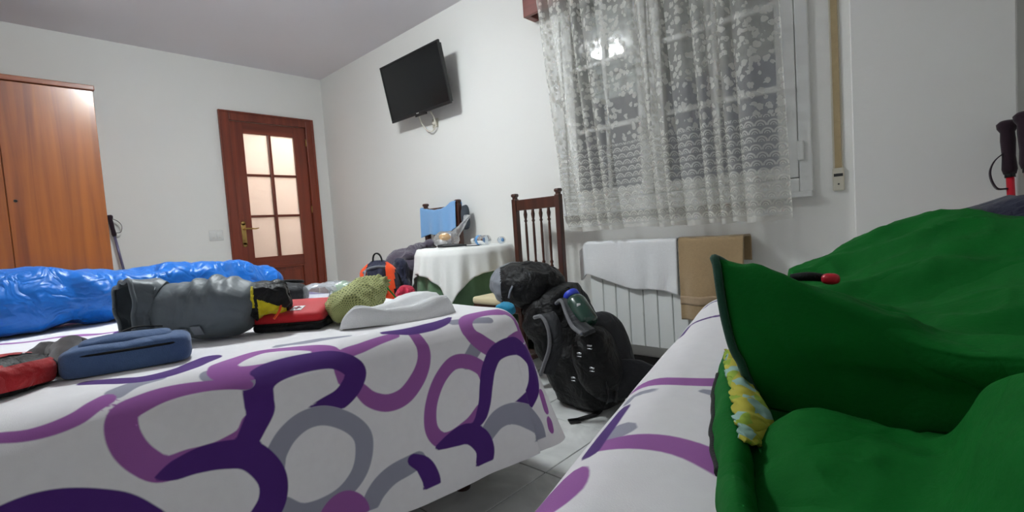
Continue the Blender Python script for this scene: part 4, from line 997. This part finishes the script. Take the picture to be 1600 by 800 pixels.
dn = dd / np.linalg.norm(dd); sn = np.array([-dn[1], dn[0], 0])
part(mb, 'neck_cord', tube([nk + sn * .045 * math.cos(t) + np.array([0, 0, 1]) * .038 * math.sin(t) for t in np.linspace(0, 2 * PI, 24)], .0045), M_CORD, 'green cord')
part(mb, 'cord_end', tube(spline([nk - sn * .040 + [0, 0, .01], nk - sn * .062 + [0, 0, -.01], nk - sn * .085 + [0, 0, -.04], nk - sn * .10 + [0, 0, -.055]], 14), .003), M_CORD, 'green cord tail')

# white towel folded on the bed
fr_ = spline([(-1.305, .655), (-1.262, .71), (-1.225, .79), (-1.205, .88), (-1.205, .96), (-1.225, 1.025)], 60)
bk_ = spline([(-1.32, .67), (-1.33, .76), (-1.37, .87), (-1.42, .95), (-1.42, 1.02), (-1.36, 1.055)], 60)
nv = 40; P = np.zeros((60, nv, 3)); t = np.linspace(0, 1, 60)
for j, v in enumerate(np.linspace(0, 1, nv)):
    xy = fr_ * (1 - v) + bk_ * v
    endf = (np.clip(np.minimum(t / .13, (1 - t) / .10), 0, 1)) ** .5
    prof = np.sin(PI * min(1, v / .30)) ** .5 * .050 if v < .15 else (.050 - .016 * sstep(v, .15, .32) + .022 * sstep(v, .34, .55) - .03 * sstep(v, .75, 1.0))
    hgt = prof * endf * (1 + .12 * np.sin(t * 9 + v * 3))
    P[:, j] = np.c_[xy, BZ + .003 + np.maximum(hgt, 0)]
P[..., 2] += .004 * fbm(np.stack([P[..., 0] * 18, P[..., 1] * 18, 0 * P[..., 0]], -1)) * (P[..., 2] > BZ + .02)
# bring the front edge down following the rounded edge of the mattress
P[..., 2] -= .016 * sstep(P[..., 0], -1.25, -1.19) * sstep(P[..., 1], .6, .8)
F1 = P[:, :1].copy(); 
solo('white_towel', grid(P), M_TOWEL, 'white terry towel folded flat on the near corner of the wide bed', 'towel')

# ================================================================== ON AND AROUND THE TABLE
# light blue towel over the far chair
P = rail_towel(-3.115, -2.69, lambda t: .835 + .03 * t + .015 * math.sin(t * 7), .12, 2.322, 2.385, 1.072, 2.2, 0.0, .008)
sag = (.030 * np.sin(PI * np.clip((P[..., 0] + 3.115) / .36, 0, 1))) * (P[..., 2] > 0) ; P[..., 2] -= sag * sstep(P[..., 2], .9, 1.07)
P[..., 2] += .018 * sstep(P[..., 0], -2.82, -2.72)
o = solo('blue_towel', grid(P), M_SKYT, 'light blue microfibre towel draped over the back of the far chair', 'towel'); solidify(o, .005)
# dark cloth hanging from that chair's right post
o = solo('hanging_cloth', blob((-2.648, 2.375, .965), (.030, .022, .095), None, (.8, .9), (26, 18), wr_noise(.008, 20, 3)), M_CHAR, 'dark grey cloth hanging on the right post of the far chair', 'cloth')

# purple grey jacket heaped over the far chair's seat
jk = thing('fleece_jacket', 'dark purple grey jacket heaped on the far chair left of the table', 'jacket', (-2.9, 2.02, .50))
g = blob((-2.90, 2.05, .625), (.19, .17, .135), rotm(.1, .2, .3), (.85, .9), (48, 28), lambda P: .022 * ridge(P * 4.5 + 7, 2) + .007 * ridge(P * 14, 2) - .014, .505)
part(jk, 'jacket_body', g, M_PURPG)
part(jk, 'sleeve', loft(spline([(-2.83, 2.20, .80), (-2.86, 2.12, .775), (-2.83, 2.02, .75), (-2.77, 1.95, .70)], 24), [.03, .045, .05, .05], [.022, .03, .036, .036], seg=18, noise=wr_noise(.008, 22, 4)), M_PURPG)
part(jk, 'sleeve', loft(spline([(-2.93, 2.13, .77), (-2.82, 2.22, .795), (-2.72, 2.27, .80)], 18), [.022, .03, .03], [.018, .022, .02], seg=16, noise=wr_noise(.007, 22, 9)), M_PURPG)
nj = thing('navy_jacket', 'dark navy jacket with a pink lining edge hanging off the front of the far chair', 'jacket', (-2.80, 1.86, .42))
g = blob((-2.80, 1.875, .585), (.10, .055, .115), rotm(0, -.25, -.25), (.85, .9), (44, 26), lambda P: .022 * ridge(P * 7 + 2, 2) + .006 * ridge(P * 20, 2) - .012)
A, B = split(g, lambda x, y, z: x < -2.80 and z > .55 and z < .60)
part(nj, 'jacket_body', B, M_NAVY)
if len(A[1]): part(nj, 'lining', A, M_CRIMS, 'crimson pink lining')

# bags on the floor between the bed and the table
solo('crimson_bag', blob((-2.50, 1.685, .27), (.092, .080, .285), rotm(0, .05, .75), (.75, .85), (44, 34), lambda P: .016 * ridge(P * 8 + 5, 2) + .006 * ridge(P * 22, 2) - .012, .0), M_CRIMS, 'crimson nylon bag standing on the floor in front of the green tablecloth', 'bag')
solo('charcoal_bag', blob((-2.585, 1.525, .29), (.055, .06, .31), rotm(0, .06, .75), (.8, .9), (36, 28), lambda P: .008 * ridge(P * 9 + 3, 2), .0), M_DARKG, 'charcoal grey bag on the floor between the orange backpack and the crimson bag', 'bag')

# orange backpack on the floor
ob = thing('orange_backpack', 'orange and navy day backpack standing on the floor below the bare wall', 'backpack', (-2.715, 1.655, 0), math.radians(43))
def pk(t): return spline(t, 40)
def opart(p, n, g, m, l=None, local=True): return part(p, n, (np.asarray(g[0]) * [.66, .72, 1.03], g[1]), m, l, local=True)
g = loft(pk([(0, 0, .0), (0, 0, .05), (0, .01, .3), (0, .02, .52), (0, .035, .63), (0, .045, .690)]), [.16, .195, .20, .195, .165, .06], [.10, .12, .125, .115, .09, .03], up=(0, 1, 0), seg=44, e=.75, noise=wr_noise(.008, 7, 3))
opart(ob, 'main_body', g, M_NAVY, local=True)
A, B = split(inflate(g, .004), lambda x, y, z: .30 < z and ((abs(x) > .088 and abs(x) < .165 and y < .03) or (.515 < z < .560 and abs(x) < .165 and y < 0)))
opart(ob, 'orange_panel', A, M_ORANGE, 'orange side panels', local=True)
g2 = blob((0, -.072, .605), (.082, .040, .066), rotm(-.25, 0, 0), (.6, .6), (36, 26), wr_noise(.004, 12, 5))
fp = opart(ob, 'front_pocket', g2, M_NAVY, 'navy front pocket', local=True)
opart(fp, 'pocket_trim', box((0, -.098, .535), (.19, .05, .040), .015, 3), M_ORANGE, 'orange lower edge', local=True)
opart(ob, 'grab_handle', ribbon(spline([(-.05, .02, .66), (-.035, .01, .72), (0, .0, .74), (.035, .01, .72), (.05, .02, .66)], 16), (0, 1, 0), .03, .008), M_WEB, 'black grab loop', local=True)
for pts in ([(-.13, -.05, .625), (-.06, -.105, .650), (.02, -.11, .660), (.10, -.08, .655)], [(-.085, -.09, .645), (-.095, -.125, .60), (-.10, -.128, .55), (-.095, -.125, .48)]):
    opart(ob, 'compression_strap', ribbon(spline(pts, 18), (0, -.3, 1) if pts[0][0] < -.1 else (1, 0, 0), .016, .004), M_GREYF, 'pale grey strap', local=True)
opart(ob, 'shoulder_strap', loft(spline([(-.12, .12, .62), (-.17, .16, .55), (-.20, .13, .40), (-.205, .05, .22), (-.19, .0, .12)], 20), .03, .012, seg=14), M_BLACKF, local=True)
opart(ob, 'shoulder_strap', loft(spline([(.12, .12, .62), (.17, .16, .55), (.20, .13, .40), (.205, .05, .22), (.19, .0, .12)], 20), .03, .012, seg=14), M_BLACKF, local=True)

# things on the table
c = at(712, 377, 2, TZ + .006)
tz = TZ + .006
pb = thing('shopping_bag', 'thin clear shopping bag with an orange loaf inside on the white tablecloth', 'bag', (-2.50, 2.06, tz))
g = blob((-2.50, 2.06, tz + .050), (.085, .07, .055), rz3(.7), (.85, .85), (44, 26), lambda P: .010 * ridge(P * 16 + 4, 2) + .004 * ridge(P * 40, 2) - .008, tz)
part(pb, 'film', g, M_FILM)
part(pb, 'bag_neck', loft(spline([(-2.47, 2.10, tz + .07), (-2.43, 2.13, tz + .12), (-2.405, 2.15, tz + .17), (-2.385, 2.16, tz + .20)], 22), [.05, .03, .035, .05], [.03, .016, .012, .004], seg=24, noise=wr_noise(.006, 30, 2), caps=False), M_FILM)
part(pb, 'contents', blob((-2.505, 2.05, tz + .068), (.040, .032, .024), rz3(.4), (1, 1), (24, 14), wr_noise(.003, 30, 1)), M_ORFOOD, 'orange contents')
part(pb, 'contents', blob((-2.53, 2.03, tz + .028), (.045, .035, .022), rz3(.4), (1, 1), (24, 14), wr_noise(.003, 30, 1)), M_PAPER, 'white wrapped contents')
cs = thing('sunglasses_case', 'long black case lying at the front of the round table', 'case', (-2.33, 1.95, tz))
part(cs, 'case_body', loft(spline([(-2.40, 1.905, tz + .012), (-2.36, 1.925, tz + .013), (-2.29, 1.975, tz + .011), (-2.245, 2.005, tz + .008)], 24), [.012, .022, .020, .008], [.009, .012, .010, .005], seg=18, floor=tz - .001), M_BLACKPL)
part(cs, 'wrist_cord', tube(spline([(-2.25, 2.0, tz + .004), (-2.20, 2.03, tz + .003), (-2.185, 2.06, tz + .003)], 12), .003), M_WEB)
solo('phone', join(box((-2.545, 1.965, tz + .004), (.07, .03, .007), .003, 2)), M_BLACKPL, 'thin black phone lying at the left edge of the round table', 'phone')
solo('paper_note', join(box((-2.245, 1.985, tz + .001), (.05, .04, .0012), 0, 1, rz3(.5))), M_PAPER, 'small white paper beside the black case on the table', 'paper')
bt_ = thing('water_bottle', 'clear plastic water bottle with a light blue label lying on the table', 'bottle', (-2.265, 2.13, tz))
bd = np.array([.80, -.10, 0]); bd /= np.linalg.norm(bd); bo = np.array([-2.325, 2.14, tz + .032])
part(bt_, 'bottle_body', lathe([(.012, .0), (.012, .018), (.02, .03), (.031, .055), (.0315, .085), (.029, .09), (.0315, .095), (.0315, .15), (.026, .158), (.0, .155)], bo, bd, 24), M_PET)
part(bt_, 'label', lathe([(.0322, .057), (.0322, .084)], bo, bd, 24), M_LABELBL, 'light blue label')
part(bt_, 'cap', lathe([(0, -.012), (.014, -.012), (.014, .008), (.0, .008)], bo, bd, 16), M_PVC, 'white cap')
b3 = thing('small_bottle', 'small clear bottle base poking out right of the lying water bottle', 'bottle', (-2.17, 2.18, tz))
bo = np.array([-2.15, 2.235, tz + .024]); bd = np.array([.55, -.8, 0])
part(b3, 'bottle_body', lathe([(.010, 0), (.010, .012), (.0235, .03), (.0235, .075), (.019, .082), (0, .079)], bo, bd, 20), M_PET)
part(b3, 'cap', lathe([(0, -.01), (.0115, -.01), (.0115, .004), (0, .004)], bo, bd, 14), M_LABELBL)

# ================================================================== BLACK BACKPACK AND ITS NEIGHBOURS
bp = thing('trekking_backpack', 'large black trekking backpack with grey lid trim on the floor, leaning on the chair', 'backpack', (-1.31, 1.90, 0))
spn = spline([(-1.285, 1.90, .0), (-1.295, 1.90, .06), (-1.345, 1.90, .20), (-1.42, 1.895, .34), (-1.505, 1.89, .45), (-1.56, 1.885, .50)], 46)
g = loft(spn, [.14, .17, .175, .175, .17, .13], [.13, .165, .165, .165, .16, .12], up=(1, 0, .35), seg=48, e=.8, noise=lambda G: .016 * ridge(G * 6 + 1, 2) + .006 * ridge(G * 17, 2) - .010, floor=0)
part(bp, 'main_body', g, M_BLACKF)
LC = np.array([-1.65, 1.875, .562]); LM = rotm(0, math.radians(4), math.radians(-8)) 
g = blob(LC, (.205, .165, .115), LM, (.85, .85), (130, 76), lambda P: .012 * ridge(P * 7 + 2, 2) + .004 * ridge(P * 20, 2) - .006)
LI = np.linalg.inv(LM[:3, :3])
def gtrim(x, y, z):
    u = -(x - LC[0]) * .73 - (y - LC[1]) * .68; v = -(x - LC[0]) * .68 + (y - LC[1]) * .73; w = z - LC[2]
    return u > .135 or (u > .02 and w > .01 and v > .02 + .25 * (.13 - u))
A, B = split(g, gtrim)
ld = part(bp, 'lid', B, M_BLACKF, 'black domed top lid'); part(ld, 'lid_trim', A, M_GREYF, 'grey trim on the lid')
part(ld, 'zip_puller', ribbon(spline([at(801, 447, 1, 1.700), at(797, 456, 1, 1.694), at(795, 466, 1, 1.692)], 8), (1, 0, 0), .010, .004), M_GREYF, 'pale grey zip puller')
part(bp, 'front_pocket', blob((-1.19, 1.80, .24), (.10, .12, .15), rotm(0, -.3, .3), (.8, .8), (36, 24), lambda P: .008 * ridge(P * 9, 2)), M_BLACKF)
part(bp, 'back_panel', blob((-1.19, 1.86, .25), (.055, .13, .20), rotm(0, -.38, -.5), (.7, .7), (32, 24), lambda P: .006 * ridge(P * 9, 2)), M_DARKG)
# shoulder straps with pale piping
def strap(px, y0, y1, w):
    n = len(px); P = spline([at(x, y, 1, y0 + (y1 - y0) * i / (n - 1)) for i, (x, y) in enumerate(px)], 30)
    s = part(bp, 'shoulder_strap', ribbon(P, (.75, .6, .1), w, .016), M_DARKG, 'padded dark strap')
    Wd = np.array([.78, .6, .1]); Wd /= np.linalg.norm(Wd)
    part(s, 'piping', tube(P - Wd * w / 2 + [.0, -.008, 0], .0085), M_STRAP, 'pale grey edge')
strap([(846, 494), (858, 493), (868, 512), (870, 540), (862, 566), (856, 585)], 1.66, 1.60, .055)
strap([(880, 472), (888, 468), (896, 488), (906, 508), (922, 520)], 1.76, 1.64, .055)
part(bp, 'hip_belt', loft(spline([(-1.20, 1.83, .13), (-1.12, 1.87, .165), (-1.05, 1.90, .17), (-.985, 1.925, .165)], 24), [.02, .025, .024, .014], [.075, .075, .068, .045], seg=22, e=.8, noise=wr_noise(.004, 12, 3)), M_DARKG, 'dark grey padded hip belt wing')
P = spline([at(948, 598, 1, 1.72), at(951, 622, 1, 1.70), np.array([*at(944, 636, 2, .012)[:2], .03]), np.array([*at(934, 646, 2, .006)[:2], .008]), np.array([*at(915, 652, 2, .006)[:2], .006]), np.array([*at(899, 657, 2, .006)[:2], .006])], 40)
bs = part(bp, 'belt_strap', ribbon(P, (.5, -.85, .0), .030, .004), M_WEB, 'black webbing trailing on the floor')
e_ = at(897, 657, 2, .008)
part(bs, 'webbing_end', box((e_[0], e_[1], .007), (.05, .040, .008), .003, 2, rz3(.9)), M_BLACKPL)
part(bp, 'belt_strap', ribbon(spline([at(908, 632, 2, .01), at(922, 638, 2, .008), at(936, 646, 2, .012)], 10), (.7, .7, 0), .020, .004), M_WEB)
k_ = at(961, 606, 1, 1.78)
part(bp, 'buckle', join(box(k_ + np.array([0, 0, .015]), (.030, .012, .05), .004), box(k_ + np.array([0, 0, -.04]), (.018, .010, .05), .003)), M_BLACKPL, 'black plastic buckle')
for px in ((905, 552), (921, 540), (896, 590), (872, 533), (925, 575)):
    k_ = at(px[0], px[1], 1, 1.635)
    part(bp, 'adjuster', join(box(k_, (.022, .007, .008), .002), box(k_ + np.array([0, 0, -.013]), (.022, .007, .004), .001)), M_STEEL, 'small shiny adjuster')
part(bp, 'side_pocket', blob((-1.165, 1.75, .335), (.058, .055, .065), rotm(0, -.4, .2), (.8, .8), (30, 20), wr_noise(.006, 14, 2)), M_BLACKF)
nb = thing('drinking_bottle', 'dark green drinking bottle with a blue cap at the side of the black backpack', 'bottle', (-1.24, 1.74, .40))
b0 = at(920, 506, 1, 1.72); b1_ = at(893, 462, 1, 1.76); bd = b1_ - b0; bl = np.linalg.norm(bd)
part(nb, 'bottle_body', lathe([(0, 0), (.042, 0), (.048, .008), (.048, bl - .045), (.042, bl - .028), (.034, bl - .018), (.034, bl - .006), (0, bl - .006)], b0, bd, 28), M_BOTTLE)
part(nb, 'cap', lathe([(0, bl - .016), (.037, bl - .016), (.037, bl + .010), (.034, bl + .014), (0, bl + .014)], b0, bd, 24), M_BLUECAP, 'blue screw cap')
part(nb, 'print', box(b0 + bd * .60 + np.array([.030, -.038, .012]), (.016, .006, .02), .001, 2, rotm(0, 0, .7)), M_PAPER, 'small pale printed mark')
c = at(790, 482, 1, 1.62)
solo('turquoise_pouch', blob(c, (.050, .035, .026), rotm(0, .2, .2), (.85, .9), (28, 18), wr_noise(.006, 24, 3)), M_TURQ, 'small turquoise pouch between the bed corner and the black backpack', 'pouch')

# trekking poles
def pole(label, base, top, grip_m, segs, strap_dir, gr=.016, base_t=.62):
    group = None
    t = thing('trekking_pole', label, 'trekking pole', base, 0, group)
    base = np.array(base, float); top = np.array(top, float); d = top - base; L = np.linalg.norm(d); u = d / L
    part(t, 'grip', lathe([(0, L - .155), (gr * .8, L - .165), (gr, L - .15), (gr * .86, L - .11), (gr * .98, L - .06), (gr * .92, L - .035), (gr * 1.3, L - .022), (gr * 1.36, L - .008), (gr * .9, L), (0, L)], base, d, 18), grip_m)
    z0 = .05
    for (z1, r, m, nm) in segs:
        part(t, nm, lathe([(0, z0), (r, z0), (r, z1), (0, z1)], base, d, 14), m); z0 = z1
        part(t, 'clamp', lathe([(0, z1 - .012), (r + .003, z1 - .012), (r + .003, z1 + .008), (0, z1 + .008)], base, d, 14), M_BLACKPL)
    part(t, 'tip', lathe([(.002, 0), (.005, .01), (.007, .06), (0, .06)], base, d, 12), M_BLACKPL)
    s = np.array(strap_dir, float); g = base + u * (L - (.02 if gr < .018 else .09))
    part(t, 'wrist_strap', ribbon(spline([g, g + s * .042 - u * .03, g + s * .058 - u * .07, g + s * .042 - u * .115, g + s * .010 - u * .12], 24), np.cross(s, u), .020, .003), grip_m)
    return t
pole('trekking pole with dark grip and teal shaft leaning between the wardrobe and the wall', (-4.70, .76, 0), (-4.775, .632, 1.175), M_PLUM, [(.72, .0075, M_POLET, 'lower_shaft'), (1.03, .009, M_POLEL, 'upper_shaft')], (0.15, 1, 0))
pole('red trekking pole with dark grip at right, its wrist loop hanging to the left', (.145, 2.02, 0), (.116, 2.155, 1.085), M_PLUM, [(.60, .008, M_RUBY, 'lower_shaft'), (.93, .0095, M_RUBY, 'upper_shaft')], (-.75, -.1, 0), .018)
pole('red trekking pole with dark grip, the rightmost one at the picture edge', (.185, 1.93, 0), (.147, 2.075, 1.095), M_PLUM, [(.60, .008, M_RUBY, 'lower_shaft'), (.94, .0095, M_RUBY, 'upper_shaft')], (.6, -.8, 0), .018)

# ================================================================== GREEN SLEEPING BAG ON THE NARROW BED
gs = thing('sleeping_bag', 'dark green sleeping bag bunched up on the narrow bed, yellow patterned lining showing', 'sleeping bag', (.1, .7, BZ))
def surf(rows, nu=96, nv=110):
    R_ = np.array([spline([at(x, y, 1, yy) for x, y, yy in r], nv) for r in rows])
    return np.stack([spline(R_[:, j], nu) for j in range(nv)], 1)
UP = [
    [(1226, 480, 1.26), (1300, 480, 1.32), (1420, 460, 1.38), (1520, 450, 1.38), (1640, 440, 1.34), (1800, 450, 1.25)],
    [(1228, 436, 1.18), (1300, 412, 1.24), (1400, 366, 1.28), (1490, 349, 1.26), (1620, 352, 1.2), (1800, 380, 1.1)],
    [(1234, 428, 1.06), (1296, 404, 1.10), (1392, 360, 1.12), (1488, 342, 1.10), (1620, 352, 1.02), (1800, 390, .92)],
    [(1240, 436, .94), (1320, 424, .97), (1400, 398, .98), (1500, 384, .95), (1620, 400, .88), (1800, 430, .80)],
    [(1238, 452, .84), (1330, 446, .86), (1420, 440, .85), (1510, 438, .81), (1620, 450, .76), (1800, 480, .70)],
    [(1228, 462, .74), (1320, 476, .74), (1420, 500, .73), (1510, 502, .70), (1620, 516, .66), (1800, 550, .60)],
    [(1180, 446, .67), (1260, 462, .66), (1380, 506, .65), (1490, 530, .63), (1620, 548, .60), (1800, 590, .56)],
    [(1127, 423, .630), (1230, 436, .612), (1340, 470, .605), (1460, 522, .590), (1610, 548, .560), (1800, 600, .52)],
    [(1127, 436, .618), (1215, 458, .605), (1330, 496, .600), (1460, 545, .585), (1610, 566, .555), (1800, 620, .515)],
    [(1140, 520, .622), (1225, 540, .612), (1340, 560, .608), (1460, 585, .592), (1610, 596, .56), (1800, 640, .52)],
    [(1166, 590, .634), (1240, 610, .630), (1350, 622, .628), (1460, 632, .612), (1600, 640, .572), (1800, 680, .525)],
    [(1196, 648, .640), (1260, 668, .638), (1360, 684, .636), (1480, 694, .618), (1600, 700, .575), (1800, 740, .525)],
]
P = surf(UP, 130, 110)
fold = .017 * ridge(np.stack([P[..., 0] * 5 + P[..., 1] * 4, P[..., 1] * 7 - P[..., 0] * 3, P[..., 2] * 3], -1) + 5, 2) + .004 * ridge(P * 16, 2)
P[..., 2] += fold * np.linspace(0, 1, 130)[:, None] ** 0 * .9 - .004
P[..., 2] = np.maximum(P[..., 2], BZ + .012)
o = part(gs, 'top_cover', grid(P), M_GREEN); solidify(o, .014, -1)
hem_pts = [P[k, 0] + np.array([-.003, -.004, .002]) for k in range(74, 130, 3)]
part(gs, 'cover_edge', tube(spline(hem_pts, 60), .0055), M_GREEN2, 'dark bound edge of the flap')
# lower, nearer mound of the cover
LO = [
    [(1186, 690, .655), (1265, 690, .66), (1380, 700, .655), (1490, 700, .64), (1560, 680, .60), (1640, 640, .56), (1760, 630, .50)],
    [(1190, 680, .548), (1258, 650, .560), (1370, 662, .555), (1480, 664, .545), (1555, 612, .50), (1640, 588, .46), (1760, 590, .41)],
    [(1174, 690, .512), (1250, 656, .525), (1360, 680, .515), (1480, 694, .50), (1545, 632, .45), (1640, 606, .41), (1760, 620, .36)],
    [(1162, 716, .480), (1240, 690, .480), (1350, 712, .47), (1480, 740, .45), (1540, 690, .41), (1640, 666, .37), (1780, 690, .33)],
    [(1158, 752, .448), (1236, 740, .440), (1345, 760, .43), (1470, 790, .41), (1540, 760, .375), (1640, 740, .34), (1800, 790, .30)],
    [(1158, 800, .412), (1234, 806, .405), (1340, 820, .39), (1460, 850, .37), (1540, 840, .345), (1640, 840, .32), (1820, 900, .28)],
    [(1162, 870, .370), (1236, 886, .360), (1340, 900, .35), (1450, 930, .335), (1540, 940, .315), (1660, 960, .29), (1850, 1020, .26)],
]
P = surf(LO, 90, 110)
P[..., 2] += .007 * ridge(P * 7 + 2, 2) + .003 * ridge(P * 18, 2) - .003
P[..., 2] = np.maximum(P[..., 2], BZ + .010)
lowc = part(gs, 'lower_cover', grid(P), M_GREEN); solidify(lowc, .012, -1)
zp = [P[k, 0] + np.array([-.004, 0, .004]) for k in range(8, 90, 4)]
zt = part(gs, 'zip_tape', ribbon(spline(zp, 50), (1, .2, .3), .010, .004), M_WEB, 'black zip on the near edge')
# base layer, its zip edge and the yellow lining
U_ = np.meshgrid(np.linspace(.14, .80, 20), np.linspace(.30, 1.42, 30), indexing='ij')
G_ = np.stack([ox + B2['n'][0] * U_[0] + B2['d'][0] * U_[1], oy + B2['n'][1] * U_[0] + B2['d'][1] * U_[1], BZ + .006 + .002 * vnoise(np.stack([U_[0] * 20, U_[1] * 20, 0 * U_[0]], -1))], -1)
part(gs, 'underside', grid(G_), M_GREEN)
def surfz(rows, nu, nv):
    R_ = np.array([spline([at(x, y, 2, BZ + h) for x, y, h in r], nv) for r in rows])
    return np.stack([spline(R_[:, j], nu) for j in range(nv)], 1)
BA = [[(1136, 552, .010), (1141, 556, .030), (1148, 560, .034), (1156, 566, .020)], [(1126, 588, .010), (1134, 588, .030), (1144, 592, .034), (1154, 600, .018)],
      [(1121, 640, .010), (1131, 640, .032), (1146, 644, .036), (1160, 652, .018)], [(1123, 694, .010), (1134, 694, .032), (1152, 698, .036), (1166, 704, .018)],
      [(1130, 750, .010), (1140, 750, .032), (1156, 754, .036), (1170, 760, .018)], [(1133, 806, .010), (1144, 806, .032), (1160, 810, .036), (1176, 816, .018)], [(1138, 870, .010), (1150, 870, .032), (1166, 874, .036), (1180, 880, .018)]]
P = surfz(BA, 70, 22); P += (.002 * fbm(P * 24))[..., None]
P[..., 2] = np.maximum(P[..., 2], BZ + .008)
o = part(gs, 'base_layer', grid(P), M_GREEN); solidify(o, .006, 1)
part(gs, 'side_zip', tube(P[12:46, 0] + np.array([-.004, -.002, .002]), .0045), M_WEB, 'black zip along the outer edge')
LI_ = [[(1135, 548, .040), (1142, 552, .044), (1152, 556, .040)], [(1136, 580, .040), (1148, 584, .046), (1168, 590, .040)], [(1143, 612, .042), (1162, 618, .046), (1186, 626, .036)],
       [(1147, 645, .042), (1170, 650, .044), (1204, 660, .030)], [(1153, 672, .042), (1174, 676, .040), (1206, 684, .022)], [(1158, 694, .042), (1176, 698, .034), (1200, 704, .016)]]
P = surfz(LI_, 80, 26)
P[..., 2] += .004 * ridge(P * 34, 2)
P[:, :, 0] += (.0025 * np.sin(np.arange(80) * .9))[:, None] * np.linspace(1, 0, 26)[None]
o = part(gs, 'lining', grid(P), M_LINING, 'yellow and green patterned lining'); solidify(o, .004, 1)
tg = at(1290, 440, 1, .70); tg2 = at(1236, 434, 1, .70)
part(gs, 'zip_slider', loft(spline([tg2, (tg2 + tg) / 2 + [0, 0, .004], tg + [0, .004, .004]], 14), [.004, .007, .006], [.005, .006, .005], seg=12), M_WEB, 'black zip end')
part(gs, 'red_toggle', blob(tg + [.006, -.004, .004], (.010, .008, .007), None, (.8, .8), (16, 10)), M_RUBY, 'red toggle')

c = at(1640, 366, 1, 1.58)
solo('navy_jacket', blob((c[0], c[1], .715), (.22, .10, .125), rotm(0, .1, .1), (.8, .85), (40, 24), lambda P: .018 * ridge(P * 7, 2), BZ), M_NAVY, 'navy jacket at the foot of the narrow bed below the red poles', 'jacket')
